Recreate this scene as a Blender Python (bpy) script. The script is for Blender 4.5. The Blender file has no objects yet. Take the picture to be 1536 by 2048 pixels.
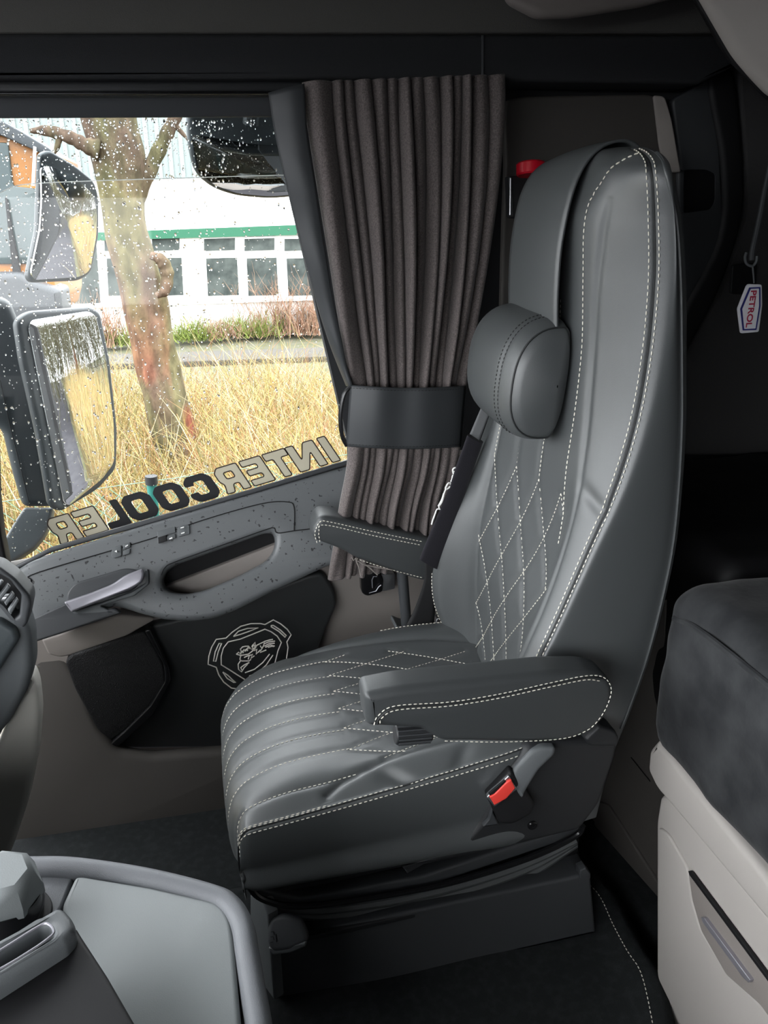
import bpy, bmesh, math, random
import numpy as np
from mathutils import Vector, Matrix
from mathutils.kdtree import KDTree

sc = bpy.context.scene
C = sc.collection
random.seed(7)
rng = np.random.default_rng(11)

# ------------------------------------------------------------------ camera, light, exposure
FOC = 1540.0; PITCH = math.radians(20.76); YAW = math.radians(12.4); CZ = 1.30
cam_d = bpy.data.cameras.new('camera'); cam = bpy.data.objects.new('camera', cam_d); C.objects.link(cam)
cam.location = (0, 0, CZ)
cam.rotation_euler = (math.pi / 2 - PITCH, 0, -YAW)
cam_d.sensor_fit = 'VERTICAL'; cam_d.sensor_height = 24.0
cam_d.lens = 24.0 * FOC / 2048.0
cam_d.clip_start = 0.02; cam_d.clip_end = 300
sc.camera = cam

world = bpy.data.worlds.new('overcast'); sc.world = world; world.use_nodes = True
wn = world.node_tree; wn.nodes.clear()
wo = wn.nodes.new('ShaderNodeOutputWorld'); bg = wn.nodes.new('ShaderNodeBackground')
tc = wn.nodes.new('ShaderNodeTexCoord'); sx = wn.nodes.new('ShaderNodeSeparateXYZ')
mr = wn.nodes.new('ShaderNodeMapRange'); mr.inputs['From Min'].default_value = 0.0; mr.inputs['From Max'].default_value = 0.9
cr_ = wn.nodes.new('ShaderNodeValToRGB')
cr_.color_ramp.elements[0].color = (0.70, 0.72, 0.74, 1); cr_.color_ramp.elements[1].color = (1.14, 1.17, 1.20, 1)
wn.links.new(tc.outputs['Generated'], sx.inputs[0]); wn.links.new(sx.outputs['Z'], mr.inputs['Value'])
wn.links.new(mr.outputs[0], cr_.inputs[0]); wn.links.new(cr_.outputs[0], bg.inputs[0]); wn.links.new(bg.outputs[0], wo.inputs[0])
bg.inputs['Strength'].default_value = 3.4

sc.view_settings.view_transform = 'Standard'; sc.view_settings.look = 'None'
sc.view_settings.gamma = 1.0; sc.view_settings.use_curve_mapping = False
sc.view_settings.exposure = 1.62
sc.cycles.max_bounces = 8; sc.cycles.diffuse_bounces = 5; sc.cycles.transparent_max_bounces = 16
sc.cycles.sample_clamp_indirect = 6.0

# ------------------------------------------------------------------ where a line of sight meets a plane of the cab
_st, _ct, _sp, _cp = math.sin(PITCH), math.cos(PITCH), math.sin(YAW), math.cos(YAW)
def ray(u, v):
    a = (u - 768) / FOC; b = (1024 - v) / FOC
    return Vector((_sp * (_ct + b * _st) + a * _cp, _cp * (_ct + b * _st) - a * _sp, -_st + b * _ct))
def PN(u, v, p0, n):
    d = ray(u, v); p0 = Vector(p0); n = Vector(n); o = Vector((0, 0, CZ))
    return o + d * ((p0 - o).dot(n) / d.dot(n))
def PY(u, v, y): return PN(u, v, (0, y, 0), (0, 1, 0))
def PX(u, v, x): return PN(u, v, (x, 0, 0), (1, 0, 0))
def PZ(u, v, z): return PN(u, v, (0, 0, z), (0, 0, 1))

# ------------------------------------------------------------------ materials
def mat(name, col, rough=0.6, spec=0.5, metal=0.0, bump=None, var=None, sheen=0, coat=0, weave=None):
    m = bpy.data.materials.new(name); m.use_nodes = True
    nt = m.node_tree; p = nt.nodes['Principled BSDF']
    p.inputs['Base Color'].default_value = (*col, 1); p.inputs['Roughness'].default_value = rough
    p.inputs['Specular IOR Level'].default_value = spec; p.inputs['Metallic'].default_value = metal
    if sheen: p.inputs['Sheen Weight'].default_value = sheen; p.inputs['Sheen Roughness'].default_value = 0.4
    if coat: p.inputs['Coat Weight'].default_value = coat
    tcn = nt.nodes.new('ShaderNodeTexCoord')
    if var:  # (scale, second colour, contrast low, high)
        nz = nt.nodes.new('ShaderNodeTexNoise'); nz.inputs['Scale'].default_value = var[0]; nz.inputs['Detail'].default_value = 5
        rp = nt.nodes.new('ShaderNodeValToRGB')
        rp.color_ramp.elements[0].position = var[2]; rp.color_ramp.elements[1].position = var[3]
        rp.color_ramp.elements[0].color = (*col, 1); rp.color_ramp.elements[1].color = (*var[1], 1)
        nt.links.new(tcn.outputs['Object'], nz.inputs['Vector']); nt.links.new(nz.outputs['Fac'], rp.inputs[0])
        nt.links.new(rp.outputs[0], p.inputs['Base Color'])
    if bump:  # (kind, scale, strength, distance)
        if bump[0] == 'voronoi':
            t = nt.nodes.new('ShaderNodeTexVoronoi'); t.feature = 'DISTANCE_TO_EDGE'; out = t.outputs['Distance']
        else:
            t = nt.nodes.new('ShaderNodeTexNoise'); t.inputs['Detail'].default_value = 4; out = t.outputs['Fac']
        t.inputs['Scale'].default_value = bump[1]
        b = nt.nodes.new('ShaderNodeBump'); b.inputs['Strength'].default_value = bump[2]; b.inputs['Distance'].default_value = bump[3]
        nt.links.new(tcn.outputs['Object'], t.inputs['Vector']); nt.links.new(out, b.inputs['Height'])
        nt.links.new(b.outputs[0], p.inputs['Normal'])
    return m

LEATHER = mat('leather', (0.074, 0.080, 0.082), 0.42, 0.8, bump=('voronoi', 900, 0.25, 0.0006))
LEATHER_DARK = mat('leather_dark', (0.026, 0.028, 0.029), 0.5, 0.4, bump=('voronoi', 900, 0.25, 0.0006))
LEATHER_BAND = mat('leather_band', (0.035, 0.038, 0.041), 0.5, 0.4, bump=('voronoi', 700, 0.2, 0.0005))
LEATHER_SHADED = mat('leather_armrest_shaded', (0.048, 0.052, 0.054), 0.46, 0.5, bump=('voronoi', 900, 0.25, 0.0006))  # seat leather darkened to stand in for shade on the armrest sides
THREAD = mat('thread', (0.80, 0.76, 0.66), 0.7)
THREAD_DARK = mat('thread_dark', (0.012, 0.012, 0.012), 0.7)
CLOTH = mat('curtain_cloth', (0.075, 0.064, 0.063), 0.9, 0.2, bump=('noise', 700, 0.5, 0.0010), var=(420, (0.16, 0.136, 0.13), 0.35, 0.7), sheen=0.3)
PLASTIC = mat('grey_plastic', (0.10, 0.108, 0.113), 0.5, 0.4, bump=('noise', 900, 0.3, 0.0006))
PLASTIC_WET = mat('wet_plastic', (0.115, 0.122, 0.127), 0.42, 0.5, bump=('noise', 900, 0.3, 0.0006), var=(105, (0.02, 0.021, 0.022), 0.64, 0.66))
PLASTIC_DARK = mat('dark_plastic', (0.020, 0.021, 0.023), 0.5, 0.4, bump=('noise', 900, 0.3, 0.0005))
PLASTIC_MID = mat('mid_plastic', (0.045, 0.048, 0.052), 0.5, 0.4, bump=('noise', 900, 0.3, 0.0005))
BLACK = mat('black', (0.008, 0.008, 0.009), 0.6, 0.3)
BLACK_GLOSS = mat('black_gloss', (0.008, 0.008, 0.009), 0.22, 0.5)
TAUPE = mat('taupe_plastic', (0.24, 0.215, 0.20), 0.6, 0.35, bump=('noise', 800, 0.3, 0.0006))
TAUPE_DARK = mat('taupe_dark', (0.072, 0.066, 0.061), 0.65, 0.3, bump=('noise', 800, 0.3, 0.0006))
BEIGE = mat('beige_plastic', (0.40, 0.375, 0.35), 0.55, 0.35, bump=('noise', 800, 0.25, 0.0005))
FELT = mat('headliner_felt', (0.12, 0.117, 0.110), 0.95, 0.1, bump=('noise', 600, 0.5, 0.001))
FELT_DARK = mat('dark_felt', (0.030, 0.031, 0.033), 0.95, 0.1, bump=('noise', 600, 0.5, 0.001))
WALLFELT = mat('wall_felt', (0.050, 0.049, 0.050), 0.95, 0.1, bump=('noise', 500, 0.5, 0.001))
CARPET = mat('carpet', (0.018, 0.020, 0.021), 0.95, 0.15, bump=('noise', 900, 0.6, 0.002), var=(60, (0.026, 0.029, 0.030), 0.45, 0.7))
VELOUR = mat('velour', (0.022, 0.023, 0.025), 0.9, 0.1, bump=('noise', 18, 0.25, 0.012), var=(11, (0.042, 0.044, 0.046), 0.42, 0.66), sheen=0.12)
CHROME = mat('chrome', (0.36, 0.35, 0.39), 0.36, 0.6, metal=0.6)
SATIN = mat('satin_metal', (0.55, 0.56, 0.58), 0.35, 0.5, metal=1.0)
RED = mat('red_plastic', (0.85, 0.06, 0.045), 0.4, 0.4)
RED_DEEP = mat('deep_red_plastic', (0.55, 0.006, 0.02), 0.3, 0.5)
WEB = mat('belt_webbing', (0.16, 0.165, 0.17), 0.6, 0.3, bump=('noise', 900, 0.5, 0.0008))
WEB_DARK = mat('belt_webbing_dark', (0.018, 0.018, 0.019), 0.55, 0.3)
SLEEVE = mat('belt_sleeve', (0.024, 0.023, 0.028), 0.95, 0.1, bump=('noise', 700, 0.4, 0.001), sheen=0.2)
WHITE = mat('white_print', (0.85, 0.85, 0.83), 0.6)
WOOD = mat('copper_trim', (0.22, 0.085, 0.02), 0.3, 0.5)
PAD = mat('console_pad', (0.25, 0.268, 0.272), 0.55, 0.35, bump=('voronoi', 500, 0.2, 0.0006))
RIM = mat('console_rim', (0.15, 0.157, 0.17), 0.5, 0.4, bump=('noise', 900, 0.4, 0.0008))
DECAL_TAN = mat('decal_tan', (0.5, 0.46, 0.35), 0.6)
DECAL_BROWN = mat('decal_outline', (0.03, 0.018, 0.012), 0.6)
DECAL_BLACK = mat('decal_black', (0.010, 0.010, 0.012), 0.5)
EMB = mat('emblem_line', (0.75, 0.72, 0.66), 0.7)
TAG_WHITE = mat('tag_white', (0.75, 0.75, 0.78), 0.6)
TAG_BLUE = mat('tag_blue', (0.015, 0.02, 0.16), 0.6)
TAG_RED = mat('tag_red', (0.42, 0.02, 0.06), 0.6)
SPEAKER = mat('speaker_mesh', (0.012, 0.012, 0.013), 0.6, 0.3, bump=('voronoi', 260, 0.8, 0.002))
MIRROR = mat('mirror_glass', (0.86, 0.88, 0.88), 0.015, 0.5, metal=1.0)
HOUSING = mat('mirror_housing', (0.042, 0.050, 0.054), 0.4, 0.45, var=(160, (0.09, 0.10, 0.105), 0.68, 0.74))
BEIGE_LIT = mat('beige_plastic_lit', (0.62, 0.60, 0.55), 0.5, 0.4, bump=('noise', 800, 0.25, 0.0005))  # pale beige plastic, lightened to stand in for light on the lower dash
# outside
GREEN_BAND = mat('green_fascia', (0.006, 0.085, 0.042), 0.6)
RENDER_W = mat('white_render', (0.88, 0.88, 0.87), 0.8)
CLAD = mat('metal_cladding', (0.26, 0.29, 0.275), 0.6)
PANE = mat('window_pane', (0.035, 0.042, 0.04), 0.3, 0.1, var=(3, (0.07, 0.08, 0.075), 0.4, 0.6))
GRASS = mat('grass_strip', (0.072, 0.074, 0.034), 0.9, 0.1, var=(2.5, (0.095, 0.088, 0.056), 0.4, 0.6))
ASPHALT = mat('asphalt', (0.046, 0.044, 0.048), 1.0, 0.0, var=(1.2, (0.055, 0.053, 0.057), 0.4, 0.6))
PAVING = mat('paving', (0.088, 0.084, 0.062), 0.8, 0.2, var=(4, (0.072, 0.074, 0.04), 0.4, 0.6))
KERB = mat('kerb_stone', (0.05, 0.045, 0.038), 0.9)
ORANGE = mat('orange_paint', (0.28, 0.10, 0.006), 0.35, 0.5)
CABGLASS = mat('cab_glass', (0.03, 0.045, 0.045), 0.1, 0.6)
POSTG = mat('green_post', (0.02, 0.17, 0.14), 0.5)
WIRE = mat('green_wire', (0.14, 0.26, 0.18), 0.5)

def hairy(name, cols, scale):
    m = bpy.data.materials.new(name); m.use_nodes = True; nt = m.node_tree; p = nt.nodes['Principled BSDF']
    p.inputs['Roughness'].default_value = 0.9; p.inputs['Specular IOR Level'].default_value = 0.1
    g = nt.nodes.new('ShaderNodeNewGeometry'); rp = nt.nodes.new('ShaderNodeValToRGB')
    els = rp.color_ramp.elements
    for i, c in enumerate(cols):
        e = els[i] if i < 2 else els.new(0.5)
        e.color = (*c, 1)
    for i, e in enumerate(sorted(els, key=lambda e: e.position)): pass
    n = len(cols)
    cs = [tuple((*c, 1)) for c in cols]
    for i, e in enumerate(els): e.position = i / max(1, n - 1)
    for i, e in enumerate(els): e.color = cs[i]
    nt.links.new(g.outputs['Random Per Island'], rp.inputs[0]); nt.links.new(rp.outputs[0], p.inputs['Base Color'])
    return m
TWIG = hairy('hedge_twigs', [(0.14, 0.08, 0.035), (0.36, 0.27, 0.09), (0.36, 0.17, 0.10), (0.27, 0.25, 0.10), (0.48, 0.40, 0.27), (0.20, 0.19, 0.07), (0.42, 0.32, 0.13)], 1)
DRYSHRUB = hairy('dry_shrub_stems', [(0.26, 0.14, 0.09), (0.34, 0.21, 0.15), (0.22, 0.16, 0.10)], 1)
GREENSHRUB = hairy('green_shrub_leaves', [(0.11, 0.16, 0.035), (0.19, 0.23, 0.06), (0.16, 0.19, 0.05)], 1)

def bark():
    m = bpy.data.materials.new('tree_bark'); m.use_nodes = True; nt = m.node_tree; p = nt.nodes['Principled BSDF']
    p.inputs['Roughness'].default_value = 0.9; p.inputs['Specular IOR Level'].default_value = 0.15
    tcn = nt.nodes.new('ShaderNodeNewGeometry')
    def nz(scale, lo, hi, c0, c1, det=5):
        mp = nt.nodes.new('ShaderNodeMapping'); mp.inputs['Scale'].default_value = (1, 1, 0.45)
        t = nt.nodes.new('ShaderNodeTexNoise'); t.inputs['Scale'].default_value = scale; t.inputs['Detail'].default_value = det
        r = nt.nodes.new('ShaderNodeValToRGB'); r.color_ramp.elements[0].position = lo; r.color_ramp.elements[1].position = hi
        r.color_ramp.elements[0].color = c0; r.color_ramp.elements[1].color = c1
        nt.links.new(tcn.outputs['Position'], mp.inputs[0]); nt.links.new(mp.outputs[0], t.inputs[0]); nt.links.new(t.outputs[0], r.inputs[0])
        return r
    a = nz(5, 0.42, 0.6, (0.135, 0.092, 0.066, 1), (0.13, 0.115, 0.06, 1)); b = nz(3.2, 0.5, 0.62, (0, 0, 0, 1), (1, 1, 1, 1))
    sep = nt.nodes.new('ShaderNodeSeparateXYZ'); mrr = nt.nodes.new('ShaderNodeMapRange')
    nt.links.new(tcn.outputs['Position'], sep.inputs[0]); nt.links.new(sep.outputs['Z'], mrr.inputs[0])
    mrr.inputs['From Min'].default_value = 0.9; mrr.inputs['From Max'].default_value = 0.2
    mul = nt.nodes.new('ShaderNodeMath'); mul.operation = 'MULTIPLY'
    nt.links.new(b.outputs[0], mul.inputs[0]); nt.links.new(mrr.outputs[0], mul.inputs[1])
    mx = nt.nodes.new('ShaderNodeMixRGB'); mx.inputs[2].default_value = (0.22, 0.075, 0.045, 1)
    nt.links.new(mul.outputs[0], mx.inputs[0]); nt.links.new(a.outputs[0], mx.inputs[1])
    c = nz(22, 0.35, 0.7, (0.55, 0.55, 0.55, 1), (1.15, 1.15, 1.15, 1), 8)
    mm = nt.nodes.new('ShaderNodeMixRGB'); mm.blend_type = 'MULTIPLY'; mm.inputs[0].default_value = 1
    nt.links.new(mx.outputs[0], mm.inputs[1]); nt.links.new(c.outputs[0], mm.inputs[2]); nt.links.new(mm.outputs[0], p.inputs['Base Color'])
    bp = nt.nodes.new('ShaderNodeBump'); bp.inputs['Strength'].default_value = 0.6; bp.inputs['Distance'].default_value = 0.02
    nt.links.new(c.outputs[0], bp.inputs['Height']); nt.links.new(bp.outputs[0], p.inputs['Normal'])
    return m
BARK = bark()

def seethrough(name, tint, gloss, rough=0.02):
    m = bpy.data.materials.new(name); m.use_nodes = True; nt = m.node_tree; nt.nodes.clear()
    o = nt.nodes.new('ShaderNodeOutputMaterial'); t = nt.nodes.new('ShaderNodeBsdfTransparent'); g = nt.nodes.new('ShaderNodeBsdfGlossy')
    mx = nt.nodes.new('ShaderNodeMixShader'); fr = nt.nodes.new('ShaderNodeLayerWeight'); fr.inputs[0].default_value = gloss
    t.inputs[0].default_value = (*tint, 1); g.inputs['Roughness'].default_value = rough; g.inputs[0].default_value = (0.9, 0.9, 0.9, 1)
    nt.links.new(fr.outputs['Fresnel'], mx.inputs[0]); nt.links.new(t.outputs[0], mx.inputs[1]); nt.links.new(g.outputs[0], mx.inputs[2])
    nt.links.new(mx.outputs[0], o.inputs[0]); return m
GLASS = seethrough('door_glass', (0.97, 0.98, 0.98), 0.2)
SMOKE = seethrough('deflector_acrylic', (0.84, 0.86, 0.87), 0.25)
def water():
    m = bpy.data.materials.new('rain_water'); m.use_nodes = True; p = m.node_tree.nodes['Principled BSDF']
    p.inputs['Transmission Weight'].default_value = 1; p.inputs['IOR'].default_value = 1.33; p.inputs['Roughness'].default_value = 0.3
    return m
WATER = water()

# ------------------------------------------------------------------ object helpers
WPOS = {}
def thing(name, label, cat, loc, group=None):
    o = bpy.data.objects.new(name, None); C.objects.link(o); o.location = loc; WPOS[o.name] = Vector(loc)
    o.empty_display_size = 0.02
    o['label'] = label; o['category'] = cat
    if group: o['group'] = group
    return o
def tag(o, label, cat, group=None, kind=None):
    o['label'] = label; o['category'] = cat
    if group: o['group'] = group
    if kind: o['kind'] = kind
    return o
def struct(o, label=None):
    o['kind'] = 'structure'
    if label: o['label'] = label
    return o
def link(name, me, m, parent=None, smooth=True, label=None, angle=35):
    n = len(me.vertices); co = np.empty(n * 3); me.vertices.foreach_get('co', co); co = co.reshape(-1, 3)
    c = (co.min(0) + co.max(0)) / 2
    me.vertices.foreach_set('co', (co - c).ravel())
    me.materials.clear(); me.materials.append(m)
    if smooth:
        me.polygons.foreach_set('use_smooth', [True] * len(me.polygons))
        if angle: me.set_sharp_from_angle(angle=math.radians(angle))
    me.update()
    o = bpy.data.objects.new(name, me); C.objects.link(o)
    w = Vector(c); WPOS[o.name] = w; o.location = w
    if parent:
        o.parent = parent; o.matrix_parent_inverse = Matrix.Translation(-WPOS[parent.name])
    if label: o['label'] = label
    return o
def mesh_from(V, Fc):
    me = bpy.data.meshes.new('m'); me.from_pydata([tuple(v) for v in V], [], Fc); me.validate(); return me

def crm(P, n, closed=False):
    """Catmull-Rom along axis 0, n samples per segment"""
    P = np.asarray(P, float); k = len(P)
    if closed: Q = np.concatenate([P[-1:], P, P[:2]]); segs = k
    else: Q = np.concatenate([2 * P[:1] - P[1:2], P, 2 * P[-1:] - P[-2:-1]]); segs = k - 1
    out = []
    for i in range(segs):
        p0, p1, p2, p3 = Q[i], Q[i + 1], Q[i + 2], Q[i + 3]
        for j in range(n):
            t = j / n
            out.append(0.5 * ((2 * p1) + (-p0 + p2) * t + (2 * p0 - 5 * p1 + 4 * p2 - p3) * t * t + (-p0 + 3 * p1 - 3 * p2 + p3) * t ** 3))
    if not closed: out.append(Q[-2])
    return np.array(out)
def rnd(pts, r, n=5):
    """round the corners of a closed polygon by radius r (same unit as the points)"""
    out = []; k = len(pts)
    for i in range(k):
        a, b, c = (np.array(pts[(i + d) % k][:2], float) for d in (-1, 0, 1))
        rr = pts[i][2] if len(pts[i]) > 2 else r
        la, lc = np.linalg.norm(a - b), np.linalg.norm(c - b)
        d = min(rr, la * 0.48, lc * 0.48)
        p, q = b + (a - b) / la * d, b + (c - b) / lc * d
        for j in range(n + 1):
            t = j / n; out.append((1 - t) ** 2 * p + 2 * t * (1 - t) * b + t * t * q)
    return [tuple(x) for x in out]
def frame_of(plane):
    k = plane[0]
    if k == 'y': return Vector((0, plane[1], 0)), Vector((0, -1, 0))
    if k == 'x': return Vector((plane[1], 0, 0)), Vector((-1, 0, 0))
    if k == 'z': return Vector((0, 0, plane[1])), Vector((0, 0, 1))
    return Vector(plane[1]), Vector(plane[2]).normalized()
def axes(n):
    up = Vector((0, 0, 1)) if abs(n.z) < 0.9 else Vector((0, 1, 0))
    e1 = up.cross(n).normalized(); e2 = n.cross(e1).normalized(); return e1, e2
def slab_me(loops3, p0, n, thick, bev, offset=0, res=3):
    e1, e2 = axes(n)
    cu = bpy.data.curves.new('c', 'CURVE'); cu.dimensions = '2D'; cu.fill_mode = 'BOTH'
    bev = min(bev, thick * 0.49)
    cu.extrude = max(thick / 2 - bev, 0); cu.bevel_depth = bev; cu.bevel_resolution = res; cu.offset = offset - bev
    for L in loops3:
        s = cu.splines.new('POLY'); s.points.add(len(L) - 1); s.use_cyclic_u = True
        for i, p in enumerate(L):
            d = Vector(p) - p0; s.points[i].co = (d.dot(e1), d.dot(e2), 0, 1)
    o = bpy.data.objects.new('t', cu); C.objects.link(o); bpy.context.view_layer.update()
    me = bpy.data.meshes.new_from_object(o.evaluated_get(bpy.context.evaluated_depsgraph_get()))
    bpy.data.objects.remove(o); bpy.data.curves.remove(cu)
    k = len(me.vertices); co = np.empty(k * 3); me.vertices.foreach_get('co', co); co = co.reshape(-1, 3)
    R = np.array([list(e1), list(e2), list(n)])
    co[:, 2] -= thick / 2
    W = co @ R + np.array(p0)
    me.vertices.foreach_set('co', W.ravel())
    bm = bmesh.new(); bm.from_mesh(me); bmesh.ops.remove_doubles(bm, verts=bm.verts, dist=1e-5)
    bmesh.ops.recalc_face_normals(bm, faces=bm.faces); bm.to_mesh(me); bm.free()
    return me
def slab(name, px, plane, thick, bev, m, parent=None, holes=(), r=0, label=None, offset=0, smooth_px=False, res=3, far=False):
    """a traced outline stood on its own plane, with real thickness and rounded edges"""
    p0, n = frame_of(plane)
    def prep(L):
        if smooth_px: L = [tuple(q) for q in crm(np.array([l[:2] for l in L]), 5, True)]
        elif r or any(len(l) > 2 for l in L): L = rnd(L, r)
        return [PN(u, v, p0, n) for u, v in L]
    me = slab_me([prep(px)] + [prep(h) for h in holes], p0, n, thick, bev, offset, res)
    if far:
        for v in me.vertices: v.co += n * thick
    return link(name, me, m, parent, label=label)
def box(name, lo, hi, m, parent=None, bev=0.004, label=None):
    bm = bmesh.new(); bmesh.ops.create_cube(bm, size=1)
    for v in bm.verts: v.co = Vector([(lo[i] + hi[i]) / 2 + v.co[i] * (hi[i] - lo[i]) for i in range(3)])
    if bev: bmesh.ops.bevel(bm, geom=list(bm.edges), offset=bev, segments=3, affect='EDGES', profile=0.5)
    me = bpy.data.meshes.new('b'); bm.to_mesh(me); bm.free()
    return link(name, me, m, parent, label=label)
def tube_geo(pts, rad, sides=8, cap=True):
    P = np.array([list(p) for p in pts], float); n = len(P)
    rads = np.full(n, rad) if np.isscalar(rad) else np.asarray(rad, float)
    T = np.gradient(P, axis=0); T /= np.linalg.norm(T, axis=1)[:, None] + 1e-12
    ref = np.array([0, 0, 1.0]) if abs(T[0][2]) < 0.9 else np.array([1.0, 0, 0])
    V = []; u = np.cross(T[0], ref); u /= np.linalg.norm(u)
    for i in range(n):
        u = u - T[i] * u.dot(T[i]); u /= np.linalg.norm(u) + 1e-12; w = np.cross(T[i], u)
        for k in range(sides):
            a = 2 * math.pi * k / sides; V.append(P[i] + rads[i] * (math.cos(a) * u + math.sin(a) * w))
    F = [(i * sides + k, i * sides + (k + 1) % sides, (i + 1) * sides + (k + 1) % sides, (i + 1) * sides + k) for i in range(n - 1) for k in range(sides)]
    if cap: F += [tuple(range(sides))[::-1], tuple((n - 1) * sides + k for k in range(sides))]
    return V, F
def merge(parts):
    V, F = [], []
    for v, f in parts:
        b = len(V); V += list(v); F += [tuple(i + b for i in q) for q in f]
    return V, F
def tube(name, pts, rad, m, parent=None, sides=8, smooth=0, label=None):
    if smooth: pts = crm(np.array([list(p) for p in pts]), smooth)
    V, F = tube_geo(pts, rad, sides); return link(name, mesh_from(V, F), m, parent, label=label)
def tubes(name, list_pts, rad, m, parent=None, sides=6, smooth=0, label=None):
    g = []
    for L in list_pts:
        L = np.array([list(p) for p in L])
        if smooth: L = crm(L, smooth)
        g.append(tube_geo(L, rad, sides))
    V, F = merge(g); return link(name, mesh_from(V, F), m, parent, label=label)
def resample(P, step):
    P = np.asarray(P, float); d = np.r_[0, np.cumsum(np.linalg.norm(np.diff(P, axis=0), axis=1))]
    n = max(2, int(d[-1] / step)); t = np.linspace(0, d[-1], n)
    return np.stack([np.interp(t, d, P[:, i]) for i in range(P.shape[1])], 1), d[-1]
def stitches(name, lines, m, parent, dash=0.0052, gap=0.0030, r=0.00085):
    """thread dashes along 3-D lines: every dash a tiny lozenge"""
    g = []
    for P in lines:
        P = np.array([list(p) for p in P], float)
        d = np.r_[0, np.cumsum(np.linalg.norm(np.diff(P, axis=0), axis=1))]
        t = 0.0
        while t + dash < d[-1]:
            q = [np.array([np.interp(s, d, P[:, i]) for i in range(3)]) for s in (t, t + dash * 0.25, t + dash * 0.75, t + dash)]
            g.append(tube_geo(q, [r * 0.4, r, r, r * 0.4], 4)); t += dash + gap
    V, F = merge(g); return link(name, mesh_from(V, F), m, parent)
def grid_faces(nu, nv, cu=False, cv=False):
    F = []
    for i in range(nu if cu else nu - 1):
        for j in range(nv if cv else nv - 1):
            a = i * nv + j; b = i * nv + (j + 1) % nv; c = ((i + 1) % nu) * nv + (j + 1) % nv; d = ((i + 1) % nu) * nv + j
            F.append((a, b, c, d))
    return F
def grid_normals(G, cv=False):
    du = np.gradient(G, axis=0)
    if cv: dv = (np.roll(G, -1, 1) - np.roll(G, 1, 1)) / 2
    else: dv = np.gradient(G, axis=1)
    N = np.cross(du, dv); return N / (np.linalg.norm(N, axis=2)[..., None] + 1e-12)
def groove(G, N, lines, depth, width, mask=None):
    """press seams into a padded surface"""
    kd_pts = np.concatenate([resample(L, 0.0015)[0] for L in lines]); kd = KDTree(len(kd_pts))
    for i, p in enumerate(kd_pts): kd.insert(p, i)
    kd.balance()
    D = np.zeros(G.shape[:2])
    for i in range(G.shape[0]):
        for j in range(G.shape[1]):
            if mask is not None and not mask[i, j]: continue
            d = kd.find(G[i, j])[2]
            if d < width * 4: D[i, j] = math.exp(-(d / width) ** 1.3)
    return G - N * (depth * D)[..., None]
def dome(name, loop, n, bulge, m, parent=None, rings=10, label=None, back=0.004):
    """convex plate on a closed outline"""
    L = np.array([list(p) for p in loop]); c = L.mean(0); n = np.array(list(Vector(n).normalized())); k = len(L)
    V = [c + n * bulge]; F = []
    for r in range(1, rings + 1):
        t = r / rings
        for p in L: V.append(c + (p - c) * t + n * bulge * (1 - t * t))
    for j in range(k): F.append((0, 1 + j, 1 + (j + 1) % k))
    for r in range(rings - 1):
        for j in range(k):
            a = 1 + r * k + j; b = 1 + r * k + (j + 1) % k; F.append((a, a + k, b + k, b))
    last = 1 + (rings - 1) * k; b0 = len(V)
    for p in L: V.append(p - n * back)
    for j in range(k): F.append((last + j, b0 + j, b0 + (j + 1) % k, last + (j + 1) % k))
    F.append(tuple(b0 + j for j in range(k)))
    me = mesh_from(V, F); bm = bmesh.new(); bm.from_mesh(me); bmesh.ops.recalc_face_normals(bm, faces=bm.faces); bm.to_mesh(me); bm.free()
    return link(name, me, m, parent, label=label)
def lathe(name, prof, c, m, parent=None, seg=32, axis=(0, 0, 1), label=None):
    ax = Vector(axis).normalized(); e1, e2 = axes(ax); V = []; c = Vector(c)
    for r, h in prof:
        for k in range(seg):
            a = 2 * math.pi * k / seg; V.append(c + ax * h + (e1 * math.cos(a) + e2 * math.sin(a)) * r)
    F = grid_faces(len(prof), seg, cv=True) + [tuple(range(seg))[::-1], tuple((len(prof) - 1) * seg + k for k in range(seg))]
    me = mesh_from(V, F); bm = bmesh.new(); bm.from_mesh(me); bmesh.ops.recalc_face_normals(bm, faces=bm.faces); bm.to_mesh(me); bm.free()
    return link(name, me, m, parent, label=label)

# ================================================================== SETTING: the cab shell
GZ = -1.40      # ground outside
struct(box('floor', (-1.1, -0.75, -0.06), (1.7, 1.50, 0.0), CARPET, bev=0), 'black carpeted cab floor')
struct(box('ceiling', (-1.3, -0.85, 2.02), (1.75, 1.75, 2.10), FELT, bev=0), 'grey felt cab ceiling')
struct(box('wall_rear', (1.55, -0.85, -0.06), (1.62, 1.75, 2.05), WALLFELT, bev=0), 'dark rear wall of the cab')
struct(box('wall_front', (-1.15, -0.85, -0.06), (-1.09, 1.62, 0.72), PLASTIC_DARK, bev=0), 'dark bulkhead under the windscreen')
struct(box('wall_front_header', (-1.15, -0.85, 1.62), (-1.09, 1.75, 2.05), FELT_DARK, bev=0), 'dark header over the windscreen')
o = box('wall_driver', (-0.95, -0.84, -0.06), (1.6, -0.78, 0.58), PLASTIC_DARK, bev=0); struct(o, 'lower door wall on the driver side')  # unseen; kept low so more light reaches the lower dash
o = box('wall_driver_rear', (-0.25, -0.84, 0.58), (1.6, -0.78, 2.05), FELT_DARK, bev=0); struct(o, 'unseen driver side wall, brought forward to cut the window light')  # unseen; covers most of the window opening to dim light from this side
o = box('wall_driver_header', (-0.95, -0.84, 1.40), (-0.25, -0.78, 2.05), FELT_DARK, bev=0); struct(o, 'header above the driver window')  # unseen; its height set to limit light from the driver window

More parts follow.
